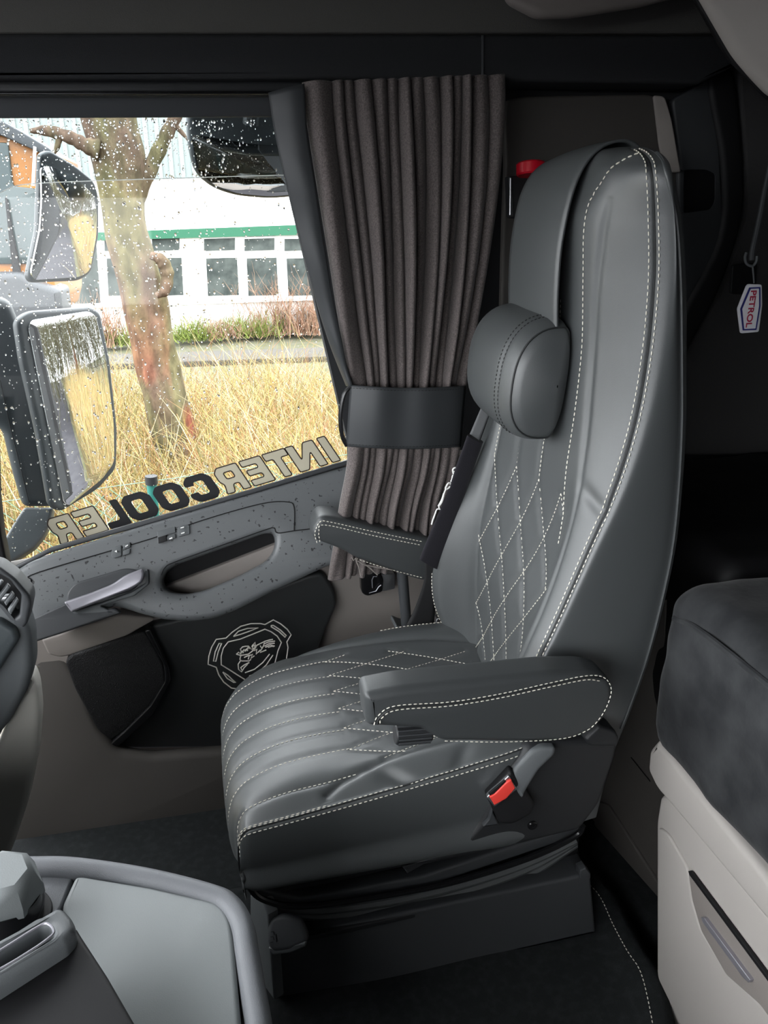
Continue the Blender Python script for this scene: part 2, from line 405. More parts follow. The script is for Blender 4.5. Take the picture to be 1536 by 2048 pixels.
# passenger side wall: grey headliner side above, dark header rail, pillar
Yw = 1.62
g = slab('wall_passenger', [(-1100, -420), (1700, -420), (1700, 66), (-1100, 66)], ('n', (0, 1.56, 1.60), (0, -1, 0.15)), 0.03, 0.004, FELT); struct(g, 'grey felt side of the roof above the header')
g = slab('trim_1', [(-1100, 62), (1456, 70, 30), (1475, 130), (1400, 168), (600, 156), (-1100, 158)], ('y', 1.53), 0.10, 0.008, FELT_DARK, r=3); struct(g, 'dark header rail above the door window')
sm = slab('trim_seam', [(964, 70), (968, 70), (968, 150), (964, 150)], ('y', 1.527), 0.004, 0.0008, PLASTIC_MID, g)
g = slab('trim_2', [(-1100, 158), (620, 156), (620, 190), (-1100, 190)], ('y', 1.565), 0.06, 0.01, PLASTIC_DARK); struct(g, 'black curtain rail groove under the header')
slab('rail', [(-1100, 186), (620, 182), (620, 188), (-1100, 192)], ('y', 1.552), 0.02, 0.002, BLACK_GLOSS, g)
g = slab('trim_3', [(-1100, 190), (620, 188), (620, 236), (-1100, 244)], ('n', (0, 1.60, 1.50), (0, -1, -0.5)), 0.05, 0.006, PLASTIC_MID); struct(g, 'grey top frame of the door window')
# B pillar and rear side panel
g = slab('wall_side', [(560, 150), (900, -300), (2300, -300), (2300, 1000), (1400, 1700), (1150, 2000), (700, 1800), (700, 900), (560, 300)], ('y', 1.66), 0.04, 0.0, FELT_DARK); struct(g, 'dark side wall behind the seat')
slab('pillar_panel', [(1008, 240), (1012, 200), (1050, 192), (1300, 188), (1325, 200), (1340, 240), (1365, 420), (1330, 700), (1000, 700), (1008, 420), (1012, 330)], ('y', 1.615), 0.02, 0.006, TAUPE_DARK, g, r=12)
slab('pillar_edge', [(1306, 190), (1330, 192, 10), (1344, 240), (1362, 345), (1330, 345), (1318, 290)], ('n', (0.93, 1.60, 1.5), (-0.4, -1, 0)), 0.012, 0.003, TAUPE, g, r=6)
slab('pillar_side', [(1344, 200), (1420, 155), (1440, 300), (1450, 480), (1400, 560), (1362, 640), (1362, 330)], ('y', 1.605), 0.02, 0.006, PLASTIC_MID, g, r=10, holes=[[(1357, 340), (1372, 333), (1415, 333), (1437, 345), (1436, 405), (1422, 425), (1370, 432), (1357, 430)]])
slab('belt_slot', [(1352, 328), (1442, 328), (1442, 440), (1352, 440)], ('y', 1.618), 0.01, 0.002, BLACK, g)
slab('pillar_seal', [(1420, 160), (1470, 150), (1490, 330), (1488, 430), (1450, 560), (1390, 680), (1362, 720), (1362, 640), (1440, 480), (1446, 330)], ('y', 1.595), 0.03, 0.012, BLACK, g, smooth_px=True)
slab('side_panel', [(1475, 100), (2200, 100), (2200, 905), (1360, 912), (1362, 715), (1440, 590), (1490, 440), (1492, 330)], ('y', 1.60), 0.03, 0.008, WALLFELT, g, r=10)
slab('socket', [(1466, 530), (1515, 525), (1512, 590), (1462, 588)], ('y', 1.567), 0.01, 0.002, BLACK, g, r=6)
# light storage locker over the rear of the cab, upper right
t = thing('overhead_locker', 'pale grey overhead locker in the upper right corner of the cab', 'locker', PY(1536, 60, 1.15))
slab('locker_panel', [(1385, -20), (1465, 118, 20), (1500, 160), (1536, 198), (1900, 330), (1900, -400), (1200, -400)], ('n', (0.80, 1.18, 1.55), (-0.35, -0.85, -0.35)), 0.16, 0.02, BEIGE, t, r=15)
slab('locker_edge', [(1378, -20), (1392, -20), (1472, 118), (1536, 192), (1536, 204), (1462, 128)], ('n', (0.80, 1.20, 1.55), (-0.35, -0.85, -0.35)), 0.10, 0.003, BLACK, t)
o = slab('ceiling_moulding', [(1010, -40), (1020, 0), (1080, 32), (1150, 30), (1290, 8), (1400, -20), (1400, -60)], ('n', (0.5, 1.45, 1.62), (0, -1, 0.1)), 0.03, 0.012, TAUPE, r=14)  # rounded moulding in lighter taupe, no lamp in it
tag(o, 'rounded taupe moulding at the top edge above the seat', 'trim panel')

# ================================================================== PASSENGER DOOR
door = bpy.data.objects.new('door_1', None); C.objects.link(door); door.location = (0, 1.62, 0.1); WPOS['door_1'] = Vector((0, 1.62, 0.1))
door['kind'] = 'structure'; door['label'] = 'passenger door with grey wet armrest and black insert'
# taupe card
slab('door_card', [(-60, 1150), (100, 1120), (690, 950), (960, 900), (1020, 1600), (450, 1560), (230, 1545), (-60, 1580)], ('y', 1.635), 0.04, 0.006, TAUPE, door)
slab('door_lower_trim', [(70, 1290), (110, 1272), (160, 1360), (195, 1450), (235, 1500), (300, 1512), (560, 1490), (620, 1640), (440, 1700), (220, 1760), (0, 1760), (40, 1500)], ('n', (0, 1.585, 0.22), (0, -1, 0.34)), 0.05, 0.018, TAUPE_DARK, door, r=14)
slab('door_sill', [(120, 1800), (150, 1722), (230, 1702), (450, 1650), (620, 1620), (620, 1830)], ('n', (0, 1.47, 0.0), (0, -1, 1.6)), 0.03, 0.006, BLACK, door)
slab('sill_strip', [(225, 1703), (440, 1656), (560, 1628), (560, 1633), (440, 1662), (230, 1708)], ('n', (0, 1.462, 0.008), (0, -1, 1.6)), 0.006, 0.001, PLASTIC_MID, door)
ins = slab('door_insert', [(255, 1262), (420, 1225), (540, 1180), (620, 1150), (645, 1146), (668, 1180), (674, 1210), (650, 1262), (600, 1400), (560, 1480), (480, 1496), (230, 1499), (205, 1480), (150, 1370)], ('y', 1.607), 0.03, 0.008, LEATHER_DARK, door, r=10)
sp = slab('speaker_grille', [(130, 1325), (140, 1312), (240, 1278), (290, 1262), (328, 1330), (332, 1362), (300, 1412), (250, 1462), (215, 1488), (200, 1470), (150, 1380)], ('y', 1.583), 0.025, 0.006, SPEAKER, door, r=10)
slab('grille_rim', [(288, 1262), (300, 1258), (338, 1335), (342, 1362), (305, 1430), (235, 1496), (218, 1490), (250, 1462), (300, 1412), (330, 1362), (327, 1330)], ('y', 1.575), 0.02, 0.004, BLACK_GLOSS, sp, r=5)
slab('card_strip', [(82, 1280), (240, 1230), (300, 1236), (310, 1240), (250, 1275), (140, 1312), (120, 1316), (96, 1310)], ('y', 1.59), 0.03, 0.006, TAUPE, door, r=6)
# armrest body with the pull opening
AR = ('n', (0, 1.545, 0.60), (0, -1, 0.45))
slab('door_armrest', [(12, 1152, 5), (60, 1122), (110, 1104), (300, 1046), (500, 987), (600, 957), (710, 925), (716, 1120), (655, 1132), (600, 1158), (540, 1186), (470, 1222), (425, 1238), (380, 1243), (330, 1240), (280, 1228), (232, 1212), (180, 1228), (82, 1268), (40, 1200)], AR, 0.085, 0.014, PLASTIC_WET, door, r=14,
     holes=[[(322, 1162), (330, 1143), (350, 1130), (440, 1098), (530, 1066), (547, 1066), (552, 1080), (549, 1100), (535, 1122), (480, 1152), (410, 1182), (372, 1190), (342, 1186), (326, 1176)]])
slab('pull_recess', [(300, 1120), (600, 1030), (600, 1150), (330, 1230)], ('y', 1.606), 0.02, 0.002, BLACK, door)
slab('recess_insert', [(330, 1174), (420, 1140), (560, 1086), (560, 1130), (400, 1210), (340, 1206)], ('y', 1.592), 0.02, 0.004, TAUPE, door, r=4)
AS = ('n', (0, 1.5435, 0.6), (0, -1, 0.45))
def seamline(name, px, plane, rad=0.0011, m=BLACK, parent=door, smooth=5):
    p0, n = frame_of(plane)
    return tube(name, [PN(u, v, p0, n) for u, v in px], rad, m, parent, 6, smooth)
seamline('armrest_seam', [(66, 1180), (62, 1160), (78, 1144), (300, 1078), (400, 1042), (520, 1008), (575, 1004), (588, 1016), (588, 1062)], AS)
seamline('armrest_seam', [(322, 1150), (330, 1135), (350, 1124), (440, 1092), (530, 1060), (548, 1056), (556, 1066), (600, 1060), (700, 1050)], AS)
seamline('armrest_seam', [(82, 1258), (130, 1244), (150, 1240)], AS)
slab('window_seal', [(20, 1146), (100, 1106), (300, 1048), (500, 989), (700, 929), (700, 918), (500, 979), (300, 1037), (98, 1096), (18, 1138)], ('n', (0, 1.60, 0.7), (0, -1, 0.3)), 0.025, 0.004, PLASTIC_MID, door)
slab('armrest_underside', [(64, 1238), (132, 1206), (146, 1222), (200, 1222), (228, 1216), (242, 1226), (120, 1268), (70, 1284)], ('n', (0, 1.532, 0.6), (0, -1, 0.45)), 0.03, 0.004, PLASTIC_MID, door, r=5)
# release handle in its dish
dish = slab('handle_dish', [(130, 1192), (148, 1166), (250, 1136), (275, 1140), (287, 1152), (270, 1180), (140, 1218)], ('n', (0, 1.538, 0.6), (0, -1, 0.45)), 0.02, 0.004, PLASTIC_MID, door, r=14)
slab('release_handle', [(127, 1204, 3), (180, 1186), (225, 1168), (250, 1150), (284, 1137, 4), (288, 1146, 6), (284, 1164, 8), (262, 1178), (200, 1202), (142, 1225, 4)], ('n', (0, 1.515, 0.6), (0, -1, 0.45)), 0.018, 0.0045, CHROME, door, r=12, label='chrome door release handle')
slab('handle_bezel', [(140, 1224), (200, 1206), (262, 1184), (292, 1165), (290, 1140), (296, 1138), (298, 1168), (268, 1192), (200, 1212), (230, 1226), (205, 1226), (150, 1232)], ('n', (0, 1.532, 0.6), (0, -1, 0.45)), 0.02, 0.003, PLASTIC, door, r=4)
# switches
SW = ('n', (0, 1.5405, 0.6), (0, -1, 0.45))
for px in ([(224, 1098), (230, 1093), (243, 1090), (243, 1112), (228, 1117), (222, 1113)], [(246, 1088), (261, 1084), (261, 1095), (246, 1099)], [(246, 1101), (261, 1097), (260, 1107), (246, 1112)],
           [(354, 1056), (366, 1050), (379, 1050), (380, 1068), (357, 1074)], [(332, 1073), (350, 1067), (352, 1076), (334, 1082)]):
    slab('switch_button', px, SW, 0.006, 0.0015, PLASTIC, door, r=3)
slab('switch_button', [(314, 1063), (350, 1053), (351, 1065), (333, 1070), (331, 1082), (316, 1086)], SW, 0.006, 0.001, PLASTIC, door, r=1)
slab('switch_recess', [(316, 1075), (332, 1070), (333, 1082), (317, 1087)], ('n', (0, 1.5375, 0.6), (0, -1, 0.45)), 0.004, 0.0005, BLACK, door)
for px in ([(229, 1103), (233, 1100), (234, 1105)], [(250, 1092), (256, 1089), (256, 1091), (251, 1094)], [(338, 1077), (344, 1074), (345, 1077), (339, 1079)], [(361, 1055), (368, 1053), (368, 1055), (361, 1057)], [(362, 1066), (369, 1064), (369, 1066), (362, 1068)]):
    slab('switch_mark', px, ('n', (0, 1.5365, 0.6), (0, -1, 0.45)), 0.002, 0.0, WHITE, door)
# embroidered emblem on the black insert
def E5(l): return [PY(380 + x / 5.908, 1200 + y / 5.908, 1.5755) for x, y in l]
emb = []
out = [(310, 465), (425, 450), (500, 380), (600, 310), (720, 278), (830, 278), (885, 290), (985, 235), (1070, 280), (1150, 345), (1195, 410), (1145, 495), (1160, 560), (1140, 700), (1060, 850), (1000, 900), (980, 985), (880, 1040), (760, 1080), (700, 1045), (620, 1060), (490, 1040), (400, 970), (340, 880), (310, 795), (215, 760), (225, 660), (255, 560), (310, 465)]
inn = [(450, 495), (600, 460), (750, 400), (885, 345), (960, 375), (1030, 425), (1080, 500), (1040, 600), (1000, 760), (900, 900), (760, 985), (680, 960), (570, 890), (460, 820), (370, 765), (370, 660), (395, 570), (450, 495)]
emb += [E5(out), E5(inn)]
emb += [E5([(515, 430), (570, 370), (680, 335), (805, 330), (700, 370), (600, 405), (515, 430)]), E5([(960, 300), (985, 300), (1070, 355), (1138, 420), (1125, 440), (1050, 370), (958, 315), (960, 300)]),
        E5([(345, 512), (375, 512), (335, 610), (305, 725), (278, 722), (300, 610), (345, 512)]), E5([(390, 852), (450, 890), (500, 940), (540, 975), (520, 975), (440, 925), (390, 852)])]
griffin = [[(548, 640), (600, 655), (690, 640), (760, 585), (785, 545)], [(548, 640), (575, 618), (600, 640), (605, 600), (595, 580), (620, 555), (650, 548), (690, 545), (715, 570), (745, 600), (735, 540), (768, 500), (770, 560), (745, 575)],
           [(600, 660), (590, 700), (610, 720), (700, 720), (720, 700)], [(600, 715), (570, 760), (575, 820), (610, 850), (640, 800), (680, 760)], [(620, 840), (600, 800), (640, 770), (700, 740)], [(690, 700), (700, 660), (740, 640), (720, 690), (760, 660)],
           [(770, 545), (820, 520), (880, 490), (870, 540), (840, 590), (800, 620)], [(880, 490), (940, 472), (980, 465)], [(870, 520), (930, 495), (1005, 485)], [(880, 545), (940, 515), (1000, 510)], [(890, 560), (950, 530), (1000, 545)],
           [(830, 540), (850, 570), (830, 620), (900, 590)], [(760, 600), (790, 580), (780, 640), (830, 590)], [(640, 680), (680, 660), (720, 650)], [(920, 560), (970, 545), (990, 550)],
           [(650, 860), (760, 820), (860, 740), (940, 640)], [(700, 900), (800, 860), (900, 770), (980, 650)]]
emb += [E5(l) for l in griffin]
tubes('emblem', emb, 0.0015, EMB, ins, 5, 0, label='pale stitched griffin shield emblem')
fl = []
for cx, cy in ((640, 600), (690, 570), (615, 620), (750, 545), (665, 595)):
    fl.append(E5([(cx - 16, cy + 10), (cx, cy - 12), (cx + 16, cy + 2)]))
tubes('emblem', fl, 0.0022, EMB, ins, 5)

# door latch and post behind the seat
t = thing('door_latch', 'glossy black and chrome door latch below the far armrest', 'latch', PY(755, 1185, 1.60))
slab('latch_body', [(722, 1150), (730, 1146), (760, 1142), (768, 1160), (766, 1185), (735, 1194), (724, 1188)], ('y', 1.595), 0.03, 0.006, BLACK_GLOSS, t, r=6)
slab('latch_bar', [(760, 1148), (790, 1148), (790, 1178), (764, 1184)], ('y', 1.60), 0.02, 0.003, SATIN, t, r=3)
tubes('latch_line', [[PY(u, v, 1.5905) for u, v in ((745, 1176), (744, 1160), (747, 1153), (754, 1153))], [PY(u, v, 1.5905) for u, v in ((738, 1186), (752, 1182), (757, 1174), (762, 1170))]], 0.0012, CHROME, t)

# ================================================================== WINDOW
g = bpy.data.objects.new('window_1', None); C.objects.link(g); g.location = (0, 1.66, 0.8); WPOS['window_1'] = Vector((0, 1.66, 0.8)); g['kind'] = 'structure'; g['label'] = 'passenger door window wet with rain'
slab('pane', [(-120, 210), (1010, 210), (1010, 1150), (-120, 1180)], ('y', 1.663), 0.004, 0.0, GLASS, g)
slab('window_post', [(-200, 150), (-60, 150), (-20, 600), (8, 1050), (24, 1150), (-40, 1250), (-300, 1250)], ('y', 1.70), 0.08, 0.015, PLASTIC_DARK, g, r=20, far=True)
slab('window_post', [(0, 820), (4, 985), (12, 1060), (22, 1110), (26, 1152), (8, 1160), (-30, 1100), (-30, 820)], ('y', 1.62), 0.04, 0.006, BLACK, g, r=6, far=True)
# rain drops, one mass of them
def drops(name, n, sampler, rmin, rmax, m, label, normal_y=1, parent=None):
    V, F = [], []
    segs = 6
    for _ in range(n):
        p, nv, up = sampler(); r = rmin + (rmax - rmin) * rng.random() ** 3; el = 1 + rng.random() * 0.9
        nv = Vector(nv).normalized(); up = Vector(up); e1 = up.cross(nv).normalized(); p = Vector(p)
        b = len(V); V.append(p + nv * r * 0.55)
        for ring, (rr, hh) in enumerate(((0.6, 0.42), (1.0, 0.0))):
            for k in range(segs):
                a = 2 * math.pi * k / segs; V.append(p + e1 * (math.cos(a) * r * rr) + up * (math.sin(a) * r * rr * el) + nv * r * hh)
        for k in range(segs):
            k2 = (k + 1) % segs; F += [(b, b + 1 + k, b + 1 + k2), (b + 1 + k, b + 7 + k, b + 7 + k2, b + 1 + k2)]
        F.append(tuple(b + 7 + k for k in range(segs))[::-1])
    return link(name, mesh_from(V, F), m, parent, angle=0)
def s_glass():
    while True:
        u = rng.random() * 720; v = 240 + 900 * rng.random() ** 1.5
        if rng.random() < (1.0 if u < 450 else 0.45): return PY(u, v, 1.6632), (0, 1, 0), (0, 0, 1)
o = drops('raindrops', 3300, s_glass, 0.0008, 0.0027, WATER, '')
tag(o, 'small clear raindrops scattered over the outside of the door window', 'raindrops', kind='stuff')
def ls_arm():
    u = 80 + rng.random() * 600; v = 1215 - (u - 80) * 0.33 + (rng.random() - 0.6) * 70
    p = PN(u, v, (0, 1.5435, 0.6), (0, -1, 0.45)); return p, (0, -1, 0.45), (0, 0.41, 0.91)

# sticker lettering read from inside (mirrored)
def letter(ch):
    """loops in a unit box, x to the right when read from outside, y up"""
    if ch == 'I': return [[(0, 0), (1, 0), (1, 1), (0, 1)]]
    if ch == 'N': return [[(0, 0), (.3, 0), (.3, .6), (.66, 0), (1, 0), (1, 1), (.7, 1), (.7, .42), (.36, 1), (0, 1)]]
    if ch == 'T': return [[(.34, 0), (.68, 0), (.68, .72), (1, .72), (1, 1), (0, 1), (0, .72), (.34, .72)]]
    if ch == 'E': return [[(0, 0), (1, 0), (1, .24), (.36, .24), (.36, .39), (.93, .39), (.93, .61), (.36, .61), (.36, .76), (1, .76), (1, 1), (0, 1)]]
    if ch == 'L': return [[(0, 0), (1, 0), (1, .25), (.36, .25), (.36, 1), (0, 1)]]
    if ch == 'R': return [[(0, 0), (.33, 0), (.33, .3), (.55, .3), (.66, 0), (1, 0), (.88, .34), (1, .5), (1, .82), (.82, 1), (0, 1)], [(.33, .53), (.33, .77), (.66, .77), (.66, .53)]]
    if ch == 'O': return [[(.2, 0), (.8, 0), (1, .2), (1, .8), (.8, 1), (.2, 1), (0, .8), (0, .2)], [(.36, .25), (.32, .3), (.32, .7), (.38, .76), (.64, .76), (.68, .7), (.68, .3), (.63, .25)]]
    if ch == 'C': return [[(.2, 0), (.8, 0), (1, .2), (1, .38), (.68, .38), (.68, .3), (.63, .25), (.38, .25), (.32, .3), (.32, .7), (.38, .76), (.63, .76), (.68, .7), (.68, .64), (1, .64), (1, .8), (.8, 1), (.2, 1), (0, .8), (0, .2)]]
word = [('I', 632, 649), ('N', 568, 624), ('T', 522, 568), ('E', 476, 519), ('R', 422, 471), ('C', 359, 414), ('O', 298, 354), ('O', 235, 292), ('L', 189, 232), ('E', 140, 186), ('R', 88, 136)]
def wmap(u, h):
    # top line of the word and its slanted foot
    v = 872 + (648 - u) * 0.301
    return (u + (1 - h) * 33, v + (1 - h) * 49)
dec = thing('window_sticker', 'mirrored tan and black INTERCOOLER sticker along the bottom of the door window', 'sticker', PY(390, 980, 1.66))
for ch, a, b in word:
    loops = [[wmap(b + (a - b) * x, y) for x, y in L] for L in letter(ch)]
    black = ch in 'COL'
    m1 = DECAL_BLACK if black else DECAL_BROWN
    p0, n = frame_of(('y', 1.6585))
    if black:
        o = link('letter', slab_me([[PN(u, v, p0, n) for u, v in rnd(L, 5)] for L in loops], p0, n, 0.0004, 0.0, 0.0), DECAL_BLACK, dec, label='black letter ' + ch)
    else:
        o = link('letter', slab_me([[PN(u, v, p0, n) for u, v in rnd(L, 4)] for L in loops], p0, n, 0.0004, 0.0, 0.0010), DECAL_BROWN, dec, label='tan letter ' + ch + ' with dark outline')
        p1 = p0 - Vector((0, 0.0006, 0))
        link('letter_face', slab_me([[PN(u, v, p1, n) for u, v in rnd(L, 4)] for L in loops], p1, n, 0.0004, 0.0, -0.0018), DECAL_TAN, o)

# ================================================================== OUTSIDE
o = box('ground', (-60, -25, GZ - 0.1), (70, 2.45, GZ), ASPHALT, bev=0); struct(o, 'grey asphalt road')
o = box('ground_verge', (-60, 2.45, GZ - 0.1), (70, 13.2, GZ), GRASS, bev=0); struct(o, 'yellowish grass verge')
o = box('ground_paving', (-60, 13.2, GZ - 0.1), (70, 40, GZ + 0.01), PAVING, bev=0); struct(o, 'pale paving in front of the building')
o = box('kerb', (-60, 15.6, GZ), (70, 16.8, GZ + 0.12), KERB, bev=0.02); tag(o, 'low brown kerb bed running along the building front', 'kerb')
YB = 19.5
bld = thing('building', 'white single storey building with green fascia and grey window panes', 'building', (0, YB, GZ))
def bslab(name, px, y, th, m, parent=bld, bev=0.0): return slab(name, px, ('y', y), th, bev, m, parent)
bslab('wall', [(-1500, 360), (2500, 360), (2500, 664), (-1500, 676)], YB, 0.5, RENDER_W)
bslab('fascia', [(-1500, 478), (190, 465), (590, 450), (2500, 420), (2500, 440), (590, 470), (190, 481), (-1500, 494)], YB - 0.12, 0.12, GREEN_BAND)
bslab('sill', [(100, 610), (640, 592), (2000, 560), (2000, 566), (640, 600), (100, 619)], YB - 0.1, 0.1, RENDER_W)
for (x0, x1) in ((408, 470), (489, 549), (569, 640), (304, 359), (209, 262)):
    for (v0, v1, s) in ((477, 502, 0), (516, 592, 1)):
        w = bslab('window', [(x0 + s * 3 - 3, v0 - 3), (x1 + s * 3 + 3, v0 - 5), (x1 + s * 8 + 3, v1 + 1), (x0 + s * 8 - 3, v1 + 3)], YB - 0.03, 0.05, RENDER_W, bev=0.01)
        bslab('pane', [(x0 + s * 4, v0 + 1), (x1 + s * 4, v0 - 1), (x1 + s * 8, v1 - 2), (x0 + s * 8, v1)], YB - 0.05, 0.02, PANE, w)
for (x0, x1) in ((136, 195), (60, 116)):
    w = bslab('window', [(x0 - 3, 480), (x1, 478), (x1 + 9, 610), (x0 + 3, 613)], YB - 0.03, 0.05, RENDER_W, bev=0.01)
    bslab('pane', [(x0, 484), (x1 - 3, 482), (x1 + 6, 606), (x0 + 6, 609)], YB - 0.05, 0.02, PANE, w)
o = thing('warehouse', 'pale corrugated metal hall rising behind the white building', 'building', (0, YB + 6, GZ))
slab('cladding', [(-1500, 255), (2500, 205), (2500, 480), (-1500, 480)], ('y', YB + 6), 0.5, 0, CLAD, o)
ribs = []
p0 = PY(-300, 300, YB + 5.97); 
for i in range(90):
    x = p0.x + i * 0.32; ribs.append(([(x, YB + 5.93, 0.5), (x + 0.12, YB + 5.93, 0.5), (x + 0.12, YB + 5.99, 0.5), (x, YB + 5.99, 0.5), (x, YB + 5.93, 4.4), (x + 0.12, YB + 5.93, 4.4), (x + 0.12, YB + 5.99, 4.4), (x, YB + 5.99, 4.4)], [(0, 1, 5, 4), (1, 2, 6, 5), (2, 3, 7, 6), (3, 0, 4, 7), (4, 5, 6, 7)]))
V, F = merge(ribs); link('rib', mesh_from(V, F), CLAD, o)

# the big tree by the road
YT = 5.0
tree = thing('tree', 'thick mottled tree trunk with reddish bark just outside the window', 'tree', (-0.1, YT, GZ))
edges = [(-60, 130, 235), (60, 145, 250), (150, 155, 262), (240, 165, 275), (300, 180, 288), (360, 195, 290), (450, 206, 291), (520, 221, 312), (600, 243, 334), (700, 262, 350), (800, 286, 374), (900, 312, 400), (960, 327, 414), (1100, 350, 450), (1400, 380, 540)]
rows = []
for v, a, b in edges:
    L, R = PY(a, v, YT), PY(b, v, YT); rows.append(((L + R) / 2, (R - L).length / 2))
cen = crm(np.array([list(c) + [r] for c, r in rows]), 8); SEG = 40
G = np.zeros((len(cen), SEG, 3))
for i, c in enumerate(cen):
    for k in range(SEG):
        a = 2 * math.pi * k / SEG
        w = 1 + 0.05 * math.sin(3 * a + c[2] * 2.1) + 0.035 * math.sin(7 * a + c[2] * 5) + 0.03 * math.sin(c[2] * 17 + 2 * a)
        G[i, k] = (c[0] + math.cos(a) * c[3] * w, c[1] + math.sin(a) * c[3] * w, c[2])
link('trunk', mesh_from(G.reshape(-1, 3), grid_faces(len(cen), SEG, cv=True)), BARK, tree, angle=0)
def limb(px, y, rad, parent=tree, nm='branch'):
    P = crm(np.array([list(PY(u, v, y)) for u, v in px]), 6); r = np.interp(np.linspace(0, 1, len(P)), np.linspace(0, 1, len(rad)), rad)
    r = r * (1 + 0.08 * np.sin(np.arange(len(P)) * 1.7)); V, F = tube_geo(P, r, 10); return link(nm, mesh_from(V, F), BARK, parent, angle=0)
limb([(245, 470), (285, 370), (318, 300), (345, 245), (375, 180), (400, 100)], 5.0, [0.05, 0.045, 0.038, 0.033, 0.03])
limb([(200, 300), (170, 290), (140, 275), (95, 262), (60, 262)], 4.9, [0.06, 0.04, 0.035, 0.03, 0.01])
limb([(120, 270), (112, 300), (98, 312)], 4.9, [0.02, 0.012, 0.006])
limb([(345, 245), (372, 275), (380, 290)], 5.0, [0.02, 0.008, 0.004])
limb([(300, 510), (322, 520), (334, 545), (330, 580), (312, 592)], 4.82, [0.02, 0.036, 0.04, 0.034, 0.015], nm='burl')
# twigs over the whole hedge: one uncountable mass
def twigs(n, place, length, rad, lean=0.5, segs=3, sides=3, forks=2):
    V, F = [], []
    def add(P, r0):
        b = len(V)
        for i, p in enumerate(P):
            r = r0 * (1 - 0.8 * i / (len(P) - 1))
            for k in range(sides):
                a = 2 * math.pi * k / sides; V.append((p[0] + math.cos(a) * r, p[1] + math.sin(a) * r, p[2]))
        for i in range(len(P) - 1):
            for k in range(sides):
                F.append((b + i * sides + k, b + i * sides + (k + 1) % sides, b + (i + 1) * sides + (k + 1) % sides, b + (i + 1) * sides + k))
    for _ in range(n):
        p = np.array(place(), float); L = length * (0.5 + rng.random()); d = np.array([rng.normal() * lean, rng.normal() * lean, 1.0])
        P = [p]; 
        for s in range(segs):
            d = d / np.linalg.norm(d); P.append(P[-1] + d * L / segs); d = d + rng.normal(size=3) * 0.35
        add(P, rad)
        for f in range(forks):
            i = rng.integers(1, segs); q = P[i]; dd = np.array([rng.normal(), rng.normal(), 0.5 + rng.random()]); dd /= np.linalg.norm(dd)
            add([q, q + dd * L * 0.25, q + dd * L * 0.45 + rng.normal(size=3) * 0.02], rad * 0.6)
    return mesh_from(V, F)
def hp():
    y = 2.75 + 4.6 * rng.random() ** 1.3
    x = rng.uniform(-0.35 * y - 0.5, 0.22 * y + 0.6)
    return (x, y, GZ + 0.75 + 0.45 * rng.random() + 0.06 * math.sin(x * 5))
o = link('hedge', twigs(13000, hp, 0.50, 0.0045, 0.55), TWIG, angle=0)
tag(o, 'tangled dry golden and orange hedge twigs outside the window', 'hedge', kind='stuff')
def hp2():
    return (rng.uniform(1.8, 26), rng.uniform(2.8, 5.5), GZ + 0.4 + rng.random() * 0.4)
o = link('hedge', twigs(7000, hp2, 0.9, 0.010, 0.5), TWIG, angle=0)
tag(o, 'long hedge row behind the truck, seen in the exterior mirrors', 'hedge', kind='stuff')
o = link('hedge_base', mesh_from([(-9, 2.7, GZ), (30, 2.7, GZ), (30, 7.2, GZ), (-9, 7.2, GZ), (-9, 2.8, GZ + 0.78), (30, 2.8, GZ + 0.78), (30, 7.1, GZ + 0.7), (-9, 7.1, GZ + 0.7)], [(0, 1, 5, 4), (1, 2, 6, 5), (2, 3, 7, 6), (3, 0, 4, 7), (4, 5, 6, 7)]), mat('hedge_litter', (0.075, 0.052, 0.024), 0.95, 0.1, bump=('noise', 20, 1.0, 0.08), var=(14, (0.14, 0.11, 0.052), 0.35, 0.65)), smooth=False)
tag(o, 'dense straw coloured undergrowth filling the hedge', 'hedge', kind='stuff')
# shrubs by the wall
def shrub(px, w, h, n, m, label, cat='shrub', lean=0.3, rad=0.012):
    b = PZ(px[0], px[1], GZ + 0.1)
    me = twigs(n, lambda: (b.x + rng.normal() * w * 0.4, b.y + rng.normal() * 0.2, b.z), h, rad, lean)
    o = link('shrub', me, m, angle=0); tag(o, label, cat, 'shrubs along the building wall'); return o
shrub((580, 668), 1.3, 1.1, 200, DRYSHRUB, 'tall fan of bare reddish stems by the wall, nearest the curtain')
shrub((640, 668), 0.9, 0.6, 130, DRYSHRUB, 'low rusty shrub half hidden behind the curtain edge')
shrub((500, 672), 0.9, 0.5, 200, GREENSHRUB, 'low green shrub left of the tall bare stems', lean=0.8)
shrub((440, 676), 1.1, 0.5, 160, DRYSHRUB, 'low reddish shrub in the middle of the wall bed', lean=0.7)
shrub((385, 680), 0.9, 0.5, 200, GREENSHRUB, 'green shrub just right of the tree trunk', lean=0.8)
shrub((218, 690), 0.5, 0.9, 110, DRYSHRUB, 'narrow reddish shrub left of the tree trunk')
shrub((245, 690), 0.4, 0.4, 90, GREENSHRUB, 'small green tuft touching the left of the trunk', lean=0.8)
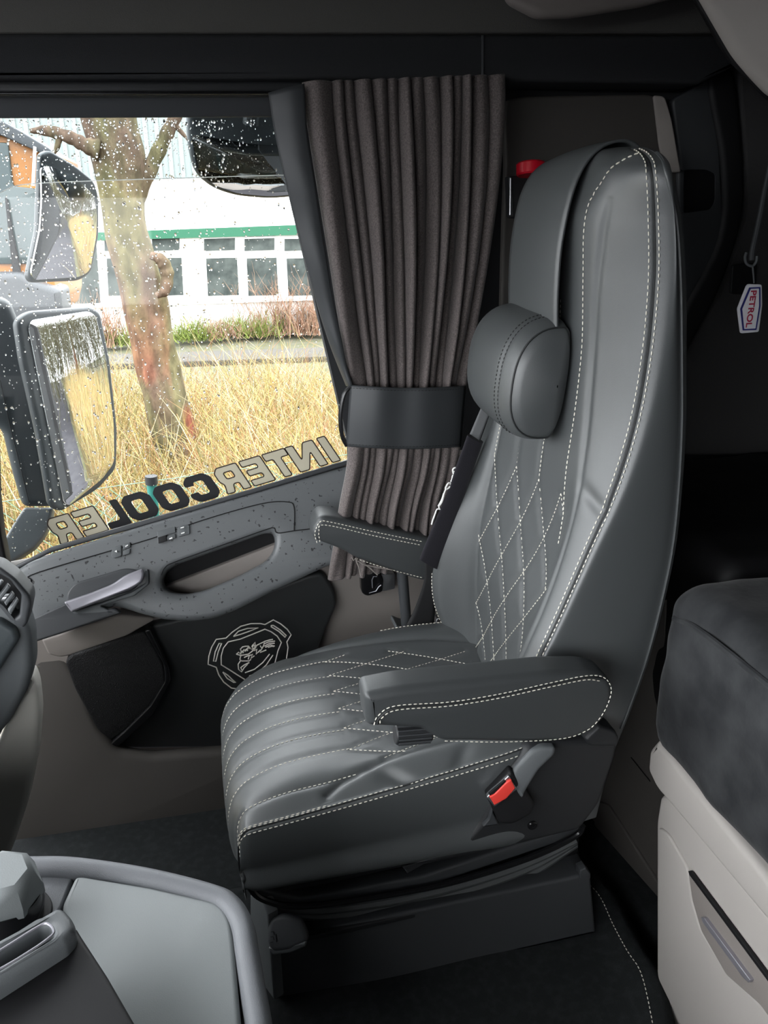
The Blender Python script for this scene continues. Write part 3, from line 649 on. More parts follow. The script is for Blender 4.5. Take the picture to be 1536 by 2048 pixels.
# bare trees further back along the road, seen in the mirrors
def bare_tree(x, y, h, label):
    V, F = [], []; g = []
    def grow(p, d, L, r, dep):
        q = p + d * L; mid = p + d * L * 0.5 + rng.normal(size=3) * L * 0.05
        g.append(tube_geo([p, mid, q], [r, r * 0.85, r * 0.65], 5 if dep > 2 else 3, cap=False))
        if dep == 0: return
        for _ in range(3):
            nd = d + rng.normal(size=3) * 0.5; nd[2] += 0.1; nd /= np.linalg.norm(nd); grow(q, nd, L * rng.uniform(0.6, 0.8), r * 0.55, dep - 1)
    grow(np.array([x, y, GZ]), np.array([0, 0, 1.0]), h * 0.32, h * 0.022, 5)
    V, F = merge(g); o = link('bare_tree', mesh_from(V, F), BARK, angle=0); tag(o, label, 'tree', 'bare trees behind the truck')
bare_tree(11, 6.5, 8, 'bare branching tree reflected nearest in the exterior mirror')
bare_tree(16, 8.0, 10, 'taller bare tree further back reflected in the mirror')
bare_tree(24, 5.0, 11, 'distant bare tree at the end of the reflected hedge')
o = link('treeline', twigs(2600, lambda: (rng.uniform(20, 48), rng.uniform(-3, 16), GZ + rng.random() * 4.5), 3.0, 0.03, 0.5, 4, 3, 4), hairy('treeline_twigs', [(0.05, 0.05, 0.03), (0.09, 0.085, 0.045), (0.07, 0.055, 0.04)], 1), angle=0)
tag(o, 'distant bare tree line behind the truck, seen only in the mirrors', 'trees', kind='stuff')
# fence
t = thing('fence_post', 'teal green fence post with dark cap behind the lettering', 'fence post', PY(312, 1080, 2.62))
tube('post', [PY(303, 965, 2.62), PY(317, 1120, 2.62)], 0.017, POSTG, t, 12)
tube('cap', [PY(302, 952, 2.62), PY(303.3, 968, 2.62)], 0.021, PLASTIC_DARK, t, 12)
wires = []
a0 = PY(-60, 1012, 2.62); a1 = PY(760, 900, 2.62)
for k in range(34):
    x0 = a0.x + k * 0.055
    for s in (1, -1):
        wires.append([(x0, 2.63, a0.z + 0.10 * (k / 34) + (0.0 if s > 0 else -0.42)), (x0 + 0.42, 2.63, a0.z + 0.10 * (k / 34) + (-0.42 if s > 0 else 0.0))])
wires.append([a0, a1])
o = tubes('wire_fence', wires, 0.0014, WIRE, None, 4); tag(o, 'thin green diamond wire mesh fence in front of the hedge', 'fence')
# orange vehicle
YO = 7.0
tr = thing('orange_truck', 'orange vehicle with dark glass partly behind the upper mirror', 'truck', (PY(0, 500, YO).x, YO, GZ))
def os(name, px, dy, th, m, r=0, bev=0.01): return slab(name, px, ('y', YO + dy), th, bev, m, tr, r=r)
os('cab', [(-400, 240), (0, 240), (40, 268), (96, 300), (110, 600), (100, 640), (-400, 660)], 0, 1.6, ORANGE, 6, 0.04)
os('roof_visor', [(-400, 225), (0, 240), (40, 262), (100, 298), (112, 320), (40, 288), (0, 270), (-400, 262)], -0.06, 0.2, PLASTIC_MID, 4)
os('windscreen', [(-400, 275), (16, 285), (26, 372), (84, 378), (90, 520), (66, 528), (-400, 530)], -0.03, 0.05, CABGLASS, 8)
os('pillar', [(66, 292), (72, 294), (68, 372), (62, 372)], -0.08, 0.04, TAG_WHITE)
os('wiper', [(9, 395), (14, 398), (24, 460), (40, 540), (42, 590), (26, 560)], -0.10, 0.05, BLACK)
os('fender', [(-400, 545), (40, 545), (60, 560), (120, 580), (130, 660), (60, 690), (-400, 690)], -0.15, 0.5, PLASTIC_MID, 8, 0.05)

# ================================================================== EXTERIOR MIRRORS
YM = 1.95
nm = Vector((0.80, -0.60, 0.09)).normalized()
mu = thing('side_mirror', 'large rain speckled exterior mirror on a grey arm, lower left of the window', 'mirror', PY(60, 1100, YM))
MP = ('n', (-0.33, YM, 0.86), tuple(nm))
slab('housing', [(36, 640), (60, 622), (185, 612), (203, 625), (222, 720), (237, 860), (235, 938), (200, 978), (125, 1024), (106, 1012), (80, 860), (48, 720)], MP, 0.026, 0.010, HOUSING, mu, r=14)
slab('mirror_plate', [(57, 655), (63, 640), (178, 622), (192, 632), (213, 720), (228, 850), (229, 925), (205, 958), (138, 1012), (127, 1004), (96, 850), (70, 720)], ('n', tuple(Vector((-0.33, YM, 0.86)) + nm * 0.004), tuple(nm)), 0.006, 0.001, MIRROR, mu, r=12, label='silvered mirror plate')
slab('housing_back', [(-90, 560), (20, 600), (44, 660), (84, 870), (108, 1016), (46, 1016), (26, 950), (4, 860), (-90, 800)], ('n', (-0.40, YM + 0.02, 0.86), (0.25, -0.95, 0.1)), 0.09, 0.02, HOUSING, mu, r=14)
seamline('housing_seam', [(0, 760), (20, 850), (40, 930), (60, 1014)], ('n', (-0.40, YM + 0.017, 0.86), (0.25, -0.95, 0.1)), 0.0012, BLACK, mu)
slab('mirror_arm', [(48, 1014), (106, 1014), (100, 1045), (86, 1072), (66, 1096), (20, 1126), (-30, 1150), (-20, 1100), (10, 1075), (30, 1040)], ('n', (-0.38, 1.88, 0.62), (0.1, -0.9, 0.5)), 0.05, 0.007, HOUSING, mu, r=6)
wm = thing('wide_angle_mirror', 'upper wide angle exterior mirror with dark arched housing', 'mirror', PY(130, 560, YM))
slab('housing', [(84, 308), (100, 300), (150, 330), (190, 362), (199, 395), (199, 470), (184, 545), (160, 562), (64, 566), (58, 552), (78, 460), (80, 400)], ('n', (-0.30, YM, 1.28), (0.76, -0.65, -0.05)), 0.02, 0.006, HOUSING, wm, r=12)
nw = Vector((0.66, -0.74, 0.02)).normalized()
pw = Vector((-0.30, YM, 1.28)) + Vector((0.76, -0.65, -0.05)).normalized() * 0.004
lp = [PN(u, v, pw, Vector((0.76, -0.65, -0.05))) for u, v in rnd([(82, 334), (100, 332), (150, 354), (186, 388), (194, 420), (193, 470), (180, 542), (160, 554), (68, 560), (62, 545), (80, 460), (84, 400)], 12)]
dome('mirror_plate', lp, (0.76, -0.65, -0.05), 0.006, MIRROR, wm, label='convex mirror plate')
rm = thing('kerb_mirror', 'round kerb mirror hanging above the window beside the curtain', 'mirror', PY(480, 300, YM))
slab('housing', [(373, 170), (371, 250), (376, 300), (388, 346), (422, 376), (470, 393), (540, 399), (600, 394), (720, 380), (740, 170)], ('n', (0.1, YM, 1.43), (0, -1, -0.15)), 0.08, 0.02, HOUSING, rm, r=25)
lp = [PN(u, v, Vector((0.1, YM - 0.015, 1.43)), Vector((0, -1, -0.42))) for u, v in rnd([(382, 268), (500, 288), (720, 300), (700, 375), (600, 388), (540, 393), (475, 387), (428, 370), (394, 342)], 14)]
dome('mirror_plate', lp, (0, -1, -0.3), 0.012, MIRROR, rm, label='convex mirror plate')
tube('mirror_bracket', [(0.12, 1.93, 1.50), (0.14, 1.86, 1.66), (0.14, 1.72, 1.78), (0.14, 1.60, 1.80)], 0.018, HOUSING, rm, 10, 5)
# acrylic wind deflector outside the top of the window
o = slab('wind_deflector', [(-60, 180), (800, 180), (800, 345), (570, 350), (180, 362), (60, 368), (25, 374), (0, 386), (-60, 420)], ('y', 1.70), 0.004, 0.0, SMOKE, r=8)
tag(o, 'clear smoked wind deflector strip across the top of the door window', 'wind deflector')
tube('deflector_edge', crm(np.array([list(PY(u, v, 1.698)) for u, v in [(-60, 420), (0, 386), (25, 374), (60, 368), (180, 362), (570, 350), (800, 345)]]), 5), 0.0009, WHITE, o, 5)

# ================================================================== CURTAIN
Yc = 1.52
cur = thing('curtain', 'brown grey pleated cloth curtain gathered beside the door window', 'curtain', PY(790, 770, Yc))
pleat_c = np.array([-0.01, 0.138, 0.197, 0.254, 0.328, 0.403, 0.464, 0.528, 0.595, 0.669, 0.733, 0.79, 0.838, 0.928, 1.01])
def fold(s):
    i = np.searchsorted(pleat_c, s) - 1; i = np.clip(i, 0, len(pleat_c) - 2)
    t = (s - pleat_c[i]) / (pleat_c[i + 1] - pleat_c[i]); amp = 0.75 + 0.25 * np.sin(i * 2.3 + 1)
    return amp * np.abs(np.sin(np.pi * t)) ** 0.55
def curtain_rows(pairs, amp, nv):
    """pairs of left/right image points from top to bottom, amp pleat depth per row"""
    L = crm(np.array([list(PY(a[0], a[1], Yc)) for a, b in pairs]), nv); R = crm(np.array([list(PY(b[0], b[1], Yc)) for a, b in pairs]), nv)
    A = np.interp(np.linspace(0, 1, len(L)), np.linspace(0, 1, len(amp)), amp)
    s = np.linspace(0, 1, 420); f = fold(s)
    G = np.zeros((len(L), len(s), 3))
    for i in range(len(L)):
        ss = s + 0.006 * np.sin(i * 0.05 + s * 20)
        G[i] = L[i] + (R[i] - L[i]) * ss[:, None]; f2 = fold(s) 
        G[i, :, 1] -= f2 * A[i] * (1 + 0.15 * np.sin(s * 37 + i * 0.03)) - 0.004 * np.sin(i * 0.06 + s * 30)
    return G
def cloth(G, name, m, parent, th=0.002):
    me = mesh_from(G.reshape(-1, 3), grid_faces(G.shape[0], G.shape[1])); o = link(name, me, m, parent, angle=0)
    md = o.modifiers.new('thickness', 'SOLIDIFY'); md.thickness = th; return o
Gt = curtain_rows([((604, 168), (1000, 152)), ((612, 250), (1000, 240)), ((632, 380), (990, 380)), ((655, 520), (972, 520)), ((675, 640), (950, 650)), ((694, 740), (932, 740)), ((700, 790), (925, 790)), ((698, 840), (915, 840))], [0.036, 0.036, 0.040, 0.042, 0.040, 0.032, 0.024, 0.018], 16)
cloth(Gt, 'upper_drape', CLOTH, cur)
pairs = [((698, 850), (915, 850)), ((696, 890), (915, 890)), ((690, 940), (905, 940)), ((676, 1010), (888, 1000)), ((668, 1070), (880, 1050)), ((660, 1120), (875, 1090)), ((656, 1152), (870, 1120))]
Gb = curtain_rows(pairs, [0.018, 0.022, 0.03, 0.034, 0.034, 0.034, 0.034], 16)
cloth(Gb, 'lower_drape', CLOTH, cur)
hem = Gb[-6] + np.array([0, -0.0015, 0]); tube('hem', hem[::6], 0.0009, THREAD_DARK, cur, 4)
# leather leading edge
Lb = [(538, 186), (550, 260), (572, 360), (597, 460), (625, 570), (655, 670), (680, 735), (694, 770)]; Rb = [(608, 168), (614, 260), (630, 370), (645, 470), (662, 580), (682, 680), (694, 740), (704, 772)]
Lq = crm(np.array([list(PY(u, v, Yc - 0.012)) for u, v in Lb]), 8); Rq = crm(np.array([list(PY(u, v, Yc - 0.030)) for u, v in Rb]), 8)
G = np.zeros((len(Lq), 14, 3))
for i in range(len(Lq)):
    for j in range(14):
        t_ = j / 13; G[i, j] = Lq[i] * (1 - t_) + Rq[i] * t_; G[i, j, 1] -= 0.008 * math.sin(math.pi * t_) + 0.002 * math.sin(i * 0.5)
cloth(G, 'leather_edge', LEATHER_BAND, cur, 0.003)['label'] = 'dark leather leading edge strip'
tube('edge_seam', [G[i, 11] + np.array([0, -0.002, 0]) for i in range(len(Lq))], 0.0009, THREAD_DARK, cur, 5)
# top tape with little loops seen above the pleats
tb = thing('curtain_tieback', 'wide dark leather tieback strap holding the curtain together', 'tieback', PY(810, 835, Yc - 0.06))
def band(pxL, pxR, y0, bulge, n=40):
    G = []
    for k in range(n):
        t_ = k / (n - 1); row = []
        for j in range(24):
            w = j / 23
            top = np.array(pxL[0]) * (1 - t_) + np.array(pxR[0]) * t_; bot = np.array(pxL[1]) * (1 - t_) + np.array(pxR[1]) * t_
            q = top * (1 - w) + bot * w; q[1] += 8 * math.sin(math.pi * t_) * 0.6
            y = y0 + bulge * (2 * t_ - 1) ** 4 - 0.004 * math.sin(w * math.pi) + 0.002 * math.sin(t_ * 17)
            row.append(list(PY(q[0], q[1], y)))
        G.append(row)
    return np.array(G)
Gk = band(((700, 770), (692, 893)), ((932, 772), (922, 894)), Yc - 0.062, 0.03)
cloth(Gk, 'strap', LEATHER_BAND, tb, 0.005)
for j in (1, 22): stitches('strap_stitch', [[Gk[i, j] + np.array([0, -0.0012, 0]) for i in range(0, 40)]], THREAD_DARK, tb, 0.004, 0.003, 0.0006)
tube('strap_loop', [PY(u, v, Yc - 0.03) for u, v in ((702, 772), (688, 790), (681, 830), (684, 870), (694, 892))], 0.0045, BLACK_GLOSS, tb, 8, 5)

# ================================================================== SEAT
seat = thing('passenger_seat', 'black leather truck seat with diamond quilting, cream stitching and two armrests', 'seat', (0.33, 1.22, 0.0))
def padded(rows_ctrl, nr, nc, closed=True):
    R = np.array(rows_ctrl, float)                       # rows x cols x 3
    A = crm(R, nr); B = crm(A.transpose(1, 0, 2), nc, closed).transpose(1, 0, 2)
    return B
# ---- backrest
zs = [0.30, 0.42, 0.52, 0.62, 0.72, 0.82, 0.92, 1.02, 1.12, 1.22, 1.30, 1.355]
c4 = [0.41, 0.42, 0.437, 0.468, 0.505, 0.540, 0.574, 0.595, 0.602, 0.599, 0.588, 0.577]
c2 = [0.47, 0.465, 0.482, 0.508, 0.535, 0.545, 0.545, 0.551, 0.553, 0.545, 0.540, 0.550]
c1 = [0.51, 0.495, 0.49, 0.487, 0.490, 0.505, 0.520, 0.535, 0.545, 0.548, 0.548, 0.560]
c0 = [0.53, 0.475, 0.437, 0.432, 0.455, 0.497, 0.532, 0.556, 0.572, 0.583, 0.590, 0.592]
bk = [0.60, 0.615, 0.640, 0.662, 0.676, 0.684, 0.682, 0.674, 0.660, 0.644, 0.626, 0.604]
y2 = [1.12, 1.12, 1.12, 1.118, 1.11, 1.10, 1.10, 1.10, 1.10, 1.10, 1.10, 1.09]
y1 = [1.34, 1.355, 1.36, 1.362, 1.365, 1.365, 1.362, 1.358, 1.35, 1.345, 1.34, 1.33]
rows = []
for i, z in enumerate(zs):
    k = 0.0 if z < 1.0 else (z - 1.0) * 0.04
    yf = 1.462 - k * 2
    low = max(0.0, min(1.0, (0.98 - z) / 0.3))
    x6 = (c2[i] + c4[i]) / 2 - 0.022 * low - 0.004
    rows.append([(bk[i], yf - 0.02, z), ((bk[i] + c0[i]) / 2, yf + 0.002, z), (c0[i] + 0.006, yf - 0.012, z), (c0[i] - 0.004 * low, yf - 0.045, z), (c1[i], y1[i], z),
                 ((c1[i] + c2[i]) / 2 + 0.006, (y1[i] + y2[i]) / 2, z), (c2[i], y2[i], z), (x6, 1.045, z), (c4[i], 0.998, z), (c4[i] + 0.02, 0.982, z), (bk[i] - 0.015, 0.985, z), (bk[i] + 0.012, 1.02, z), (bk[i] + 0.03, 1.225, z)])
top = rows[-1]
def shrink(row, f, z, dx):
    cx, cy = 0.603, 1.21
    return [(cx + (p[0] - cx) * f + dx, cy + (p[1] - cy) * f, z) for p in row]
rows += [shrink(top, 0.90, 1.376, 0.002), shrink(top, 0.70, 1.391, 0.004), shrink(top, 0.38, 1.399, 0.006), shrink(top, 0.02, 1.401, 0.008)]
BG = padded(rows, 24, 20)
NB = grid_normals(BG, cv=True)
nB = BG.shape[1]; front = slice(60, 180)
if NB[200, 100][0] > 0: NB = -NB
def onB(y, z, lift=0.0):
    r = np.interp(z, BG[:, 100, 2], np.arange(BG.shape[0])); r0 = int(min(r, BG.shape[0] - 2)); f = r - r0
    row = BG[r0] * (1 - f) + BG[r0 + 1] * f; ys = row[50:170, 1]; xs = row[50:170, 0]
    x = np.interp(y, ys[::-1], xs[::-1]); c = 50 + int(np.argmin(abs(ys - y)))
    return np.array([x, y, z]) + NB[r0, c] * lift
def colB(c, r, lift=0.0): return BG[int(r), int(c) % nB] + NB[int(r), int(c) % nB] * lift
zr = [1.20, 0.875, 0.780, 0.697, 0.622, 0.556, 0.498, 0.448, 0.40]      # node heights
def clip_line(pts):
    segs, cur_ = [], []
    for y, z in pts:
        ya = np.interp(z, zs, y1) - 0.004; yb = np.interp(z, zs, y2) + 0.004
        if yb <= y <= ya: cur_.append((y, z))
        else:
            if len(cur_) > 5: segs.append(cur_)
            cur_ = []
    if len(cur_) > 5: segs.append(cur_)
    return segs
quilt = []
base_y = [1.118 + 0.079 * k for k in range(-5, 9)]
for by in base_y:
    if 1.13 < by < 1.362: quilt += clip_line([(by, z) for z in np.linspace(1.18, 0.875, 60)])
    for sgn in (1, -1):
        if not 0.7 < by < 1.8: continue
        pts = []
        for z in np.linspace(0.875, 0.40, 140):
            r = np.interp(-z, [-q for q in zr[1:]], range(len(zr) - 1))
            pts.append((by + sgn * 0.0395 * r, z))
        quilt += clip_line(pts)
Lq3 = [[onB(y, z) for y, z in L] for L in quilt]
rC1 = [colB(80, r) for r in range(20, 300)]
rC4 = [colB(160, r) for r in range(0, BG.shape[0] - 40)]
mask = np.zeros(BG.shape[:2], bool); mask[:, 74:130] = True
BD = groove(BG, NB, Lq3, 0.0045, 0.0045, mask)
m2 = np.zeros(BG.shape[:2], bool); m2[:, 60:100] = True
BD = groove(BD, NB, [rC1], 0.012, 0.010, m2)
m3 = np.zeros(BG.shape[:2], bool); m3[:, 145:175] = True
BD = groove(BD, NB, [rC4], 0.004, 0.003, m3)
# soft creases of the near bolster
ys, zz = BD[..., 1], BD[..., 2]
cre = 0.0035 * np.clip((1.34 - zz) / 0.05, 0, 1) * np.exp(-((ys - 1.055 - 0.02 * np.sin(zz * 7)) / 0.006) ** 2) * (zz > 0.6) * (zz < 1.33)
wr = 0.004 * np.exp(-((zz - 0.90 - 0.5 * (ys - 1.03)) / 0.012) ** 2) * np.exp(-((ys - 1.02) / 0.03) ** 2)
cc = np.arange(nB)[None, :]; fr = ((cc > 110) & (cc < 165))
BD = BD - NB * ((cre + wr) * fr)[..., None]
me = mesh_from(BD.reshape(-1, 3), grid_faces(BD.shape[0], nB, cv=True))
back = link('backrest', me, LEATHER, seat, angle=0)
stitches('quilt_stitch', [[onB(y, z, 0.0) + np.array([0.0030, 0, 0]) for y, z in L] for L in quilt], THREAD, back)
nr_ = BG.shape[0]
def Drow(c, r, lift): return BD[int(r), int(c) % nB] + NB[int(r), int(c) % nB] * lift
# cream seams: inner bolster seam and the double seam round the outer edge
inner = [Drow(120, r, 0.0008) for r in range(int(nr_ * 0.315), nr_ - 118, 2)]
arc = [Drow(120 + (k / 24) ** 2 * 36, nr_ - 118 + k * 2.4, 0.0012) for k in range(25)]
stitches('seam_stitch', [inner + arc], THREAD, back, 0.0058, 0.003, 0.001)
stitches('seam_stitch', [[Drow(157, r, 0.001) for r in range(20, nr_ - 44, 2)], [Drow(164, r, 0.001) for r in range(20, nr_ - 44, 2)]], THREAD, back, 0.0058, 0.003, 0.001)
tube('piping', [Drow(160, r, 0.001) for r in range(20, nr_ - 44, 3)], 0.0018, LEATHER_DARK, back, 6)
tube('piping', [Drow(204, r, 0.0012) for r in range(40, nr_ - 60, 3)], 0.0022, LEATHER, back, 6)
# far bolster stitched lower edge
stitches('seam_stitch', [[Drow(52, r, 0.001) for r in range(8, 80, 2)]], THREAD, back)

# ---- cushion: closed sections across the seat, from rear to front
xs_ = [0.62, 0.52, 0.44, 0.34, 0.24, 0.14, 0.06, 0.005, -0.025, -0.040, -0.043]
zt = [0.425, 0.435, 0.445, 0.456, 0.465, 0.468, 0.458, 0.435, 0.405, 0.365, 0.32]     # middle
zn = [0.49, 0.498, 0.486, 0.466, 0.449, 0.433, 0.421, 0.412, 0.404, 0.385, 0.34]    # near seam
zb = [0.50, 0.512, 0.505, 0.490, 0.474, 0.456, 0.446, 0.430, 0.412, 0.385, 0.338]    # near bolster crest
zf = [0.46, 0.475, 0.476, 0.474, 0.462, 0.440, 0.420, 0.395, 0.370, 0.338, 0.312]    # far crest
crow = []
for i, x in enumerate(xs_):
    fr_ = max(0, (0.05 - x) / 0.1)
    ins_ = 0.05 * fr_ ** 2
    yN, yF = 0.962 + ins_ * 0.12 + (0.10 if i == 0 else 0.02 if i == 1 else 0), 1.462 - ins_ * 1.2
    b0 = 0.29 if x > 0 else 0.295
    k_ = 0.45 if x < 0 else 1.0; k2_ = 0.6 if x < 0 else 1.0; k3_ = 0.85 if x < 0 else 1.0
    if i == 9: k_ = 0.5
    crow.append([(x, 1.30, b0), (x * k_, yN + 0.02, b0), (x * k_, yN, (b0 + zn[i]) / 2 - 0.01), (x * k_, yN + 0.003, zn[i] - 0.004), (x * k_, yN + 0.014, zn[i] + 0.006), (x * k2_, yN + 0.045, zb[i]), (x * k3_, 1.055, (zb[i] * 0.35 + zt[i] * 0.65)),
                 (x, 1.20, zt[i]), (x, 1.345, (zf[i] * 0.3 + zt[i] * 0.7)), (x, yF - 0.05, zf[i]), (x, yF - 0.008, zf[i] - 0.02), (x, yF, (b0 + zf[i]) / 2), (x, yF - 0.02, b0)])
last = crow[-1]
crow.append([(p[0] * 0.8, 1.21 + (p[1] - 1.21) * 0.97, 0.295 + (p[2] - 0.295) * 0.3) for p in last])
crow.append([(-0.02, 1.21 + (p[1] - 1.21) * 0.02, 0.30) for p in last])
CG = padded(crow, 26, 18)
NC = grid_normals(CG, cv=True)
if NC[100, 7 * 18][2] < 0: NC = -NC
ncc = CG.shape[1]
c_lo, c_hi = 4 * 18, 10 * 18
def onC(r, y, lift=0.0):
    r0 = int(min(r, CG.shape[0] - 2)); f = r - r0; row = CG[r0] * (1 - f) + CG[r0 + 1] * f
    yy = row[c_lo:c_hi, 1]; p = np.array([np.interp(y, yy, row[c_lo:c_hi, k]) for k in range(3)]); c = c_lo + int(np.argmin(abs(yy - y)))
    return p + NC[r0, c] * lift
def r_of_x(x): return np.interp(-x, -np.array(xs_), np.arange(len(xs_)) * 26)
sy = [1.003, 1.063, 1.114, 1.167, 1.226, 1.289, 1.353]
rs = r_of_x(0.175); cl = []; END = (len(xs_) - 1) * 26
for k, y in enumerate(sy):
    cl.append([(r, y - (0.010 if k == 0 else 0) * max(0, (r - 206) / 60)) for r in np.linspace(rs, END + 14, 70)])
step = 0.058
for k in range(-4, 12):
    y0 = 1.003 + step * k
    for sgn in (1, -1):
        cur_ = []
        for r in np.linspace(rs, 24, 60):
            x = np.interp(r / 26, np.arange(len(xs_)), xs_); y = y0 + sgn * (x - 0.175) * 0.37
            edge = 1.01 + 0.10 * (x - 0.12); 
            if edge < y < 1.375 - 0.1 * (x - 0.17): cur_.append((r, y))
            else:
                if len(cur_) > 2: cl.append(cur_)
                cur_ = []
        if len(cur_) > 2: cl.append(cur_)
C3 = [[onC(r, y) for r, y in L] for L in cl]
bol_n = [(r_of_x(x), y) for x, y in ((0.50, 1.06), (0.40, 1.045), (0.30, 1.03), (0.22, 1.015), (0.16, 1.0), (0.125, 0.985))]
bol_f = [(r_of_x(x), y) for x, y in ((0.50, 1.37), (0.40, 1.385), (0.30, 1.392), (0.22, 1.405), (0.15, 1.43), (0.12, 1.448))]
mk = np.zeros(CG.shape[:2], bool); mk[:, c_lo:c_hi] = True
CD = groove(CG, NC, C3, 0.0034, 0.0045, mk)
sm_b = [crm(np.array([onC(r, y) for r, y in b]), 6) for b in (bol_n, bol_f)]
CD = groove(CD, NC, sm_b, 0.007, 0.006, mk)
mk2 = np.zeros(CG.shape[:2], bool); mk2[:, 40:90] = True
CD = groove(CD, NC, [CG[0:274, 58]], 0.004, 0.003, mk2)
rr_ = np.arange(CG.shape[0])[:, None]; cc = np.arange(ncc)[None, :]
wr = 0.007 * np.exp(-((rr_ - 104 - (cc - 72) * 0.5) / 5.0) ** 2) * np.exp(-((cc - 76) / 14.0) ** 2) + 0.004 * np.exp(-((rr_ - 78 + (cc - 72) * 0.3) / 4.0) ** 2) * np.exp(-((cc - 78) / 12.0) ** 2)
CD = CD - NC * wr[..., None]
cush = link('seat_cushion', mesh_from(CD.reshape(-1, 3), grid_faces(CD.shape[0], ncc, cv=True)), LEATHER, seat, angle=0)
stitches('quilt_stitch', [[onC(r, y, -0.0018) for r, y in L] for L in cl], THREAD, cush)
def Ccol(c, r, lift=0.001): return CD[int(r), int(c)] + NC[int(r), int(c)] * lift
stitches('seam_stitch', [[Ccol(54, r) for r in range(40, 270, 2)], [Ccol(62, r) for r in range(40, 270, 2)]], THREAD, cush, 0.0055, 0.003, 0.0009)
stitches('seam_stitch', [[Ccol(66, r) for r in range(136, 262, 2)]], THREAD, cush, 0.0055, 0.003, 0.0009)
stitches('seam_stitch', [[Ccol(174 - k * 0.25, 86 - k * 2) for k in range(26)], [Ccol(179 - k * 0.1, 86 - k * 2) for k in range(26)]], THREAD, cush, 0.0055, 0.003, 0.0009)
tube('piping', [Ccol(58, r, 0.0012) for r in range(30, 272, 3)], 0.0017, LEATHER_DARK, cush, 6)

# ---- side cover, frame, bellows, base
slab('side_cover', [(520, 1792), (505, 1740), (640, 1700), (900, 1640), (1005, 1560), (1060, 1500), (1105, 1488), (1236, 1478), (1236, 1510), (1204, 1606), (1160, 1650), (1000, 1695), (760, 1750), (600, 1785)], ('y', 0.992), 0.05, 0.012, PLASTIC_DARK, seat, r=10)
slab('side_cover', [(1012, 1556), (1060, 1498), (1110, 1487), (1236, 1478), (1234, 1510), (1200, 1610), (1160, 1662), (1000, 1700), (800, 1744), (870, 1706), (930, 1684), (962, 1650), (984, 1606)], ('y', 0.953), 0.035, 0.01, PLASTIC_DARK, seat, r=14)
box('seat_pan', (0.02, 1.02, 0.18), (0.60, 1.42, 0.32), BLACK, seat, 0.01)
slab('cover_chamfer_lit', [(1018, 1568), (1028, 1538), (1062, 1502), (1082, 1494), (1112, 1494), (1110, 1510), (1078, 1540), (1050, 1585), (1045, 1600)], ('n', (0.50, 0.915, 0.44), (-0.30, -1, 0.30)), 0.022, 0.006, PLASTIC, seat, r=8)  # lighter grey plate: light on the side cover's chamfer put into its colour
slab('seat_frame', [(500, 1745), (525, 1780), (600, 1798), (850, 1752), (1160, 1648), (1170, 1655), (1160, 1672), (850, 1776), (600, 1818), (520, 1800), (488, 1760)], ('y', 0.984), 0.03, 0.006, PLASTIC_MID, seat, r=8)
tube('frame_tube', [PY(u, v, 0.975) for u, v in ((482, 1690), (484, 1735), (500, 1775), (530, 1800), (600, 1812), (740, 1795), (900, 1765), (1060, 1715), (1150, 1672), (1166, 1650))], 0.0055, BLACK_GLOSS, seat, 10, 6)
for k, (s, dy) in enumerate(((6, 0.0), (18, 0.01), (32, 0.02))):
    tube('bellows', [PY(u, v + s * w, 1.0 + dy) for u, v, w in ((545, 1805, 0.5), (640, 1812, 0.9), (800, 1788, 1.2), (950, 1752, 1.1), (1060, 1715, 0.9), (1150, 1675, 0.3))], 0.010, LEATHER, seat, 8, 6)
slab('suspension_box', [(540, 1790), (1150, 1660), (1170, 1750), (560, 1880)], ('y', 1.04), 0.36, 0.01, BLACK, seat)
slab('slide_rail', [(590, 1870), (1165, 1748), (1180, 1762), (600, 1892)], ('y', 0.998), 0.02, 0.003, BLACK_GLOSS, seat)
slab('base_top', [(530, 1840), (1120, 1690), (1175, 1750), (545, 1890)], ('z', 0.155), 0.012, 0.003, PLASTIC_DARK, seat)
base = slab('base_cover', [(528, 1884), (640, 1862), (1160, 1752), (1182, 1752), (1192, 1866), (550, 2012)], ('y', 0.985), 0.46, 0.006, PLASTIC_MID, seat, r=3)
slab('base_lip', [(1160, 1742), (1172, 1736), (1182, 1748), (1182, 1758), (1160, 1758)], ('y', 0.982), 0.02, 0.003, PLASTIC_MID, seat)
lathe('screw', [(0.0085, -0.002), (0.0085, 0.001), (0.007, 0.0025), (0.0045, 0.0025), (0.004, 0.001), (0.001, 0.001)], PY(1065, 1651, 0.951), BLACK_GLOSS, seat, 20, (0, -1, 0))
slab('front_plate', [(500, 1790), (524, 1800), (535, 1830), (548, 2000), (520, 1960), (500, 1850)], ('n', (0.0, 1.0, 0.2), (-0.9, -0.4, 0)), 0.02, 0.003, PLASTIC, seat)
lv = slab('adjust_lever', [(540, 1835), (570, 1828), (602, 1840), (616, 1872), (612, 1888), (580, 1902), (545, 1906), (534, 1890), (534, 1862)], ('n', (0.04, 0.94, 0.20), (-0.25, -0.8, 0.6)), 0.022, 0.008, PLASTIC_MID, seat, r=10)
slab('lever_tip', [(536, 1896), (612, 1884), (612, 1894), (580, 1908), (545, 1912)], ('n', (0.04, 0.935, 0.19), (-0.25, -0.9, 0.3)), 0.016, 0.004, PLASTIC, lv, r=4)
tubes('lever_mark', [[PN(u, v, (0.04, 0.939, 0.20), (-0.25, -0.8, 0.6)) for u, v in l] for l in ([(542, 1864), (547, 1863), (549, 1870)], [(541, 1874), (546, 1873), (548, 1880)], [(541, 1885), (546, 1884)], [(552, 1868), (553, 1884)])], 0.0006, BLACK, lv, 4)

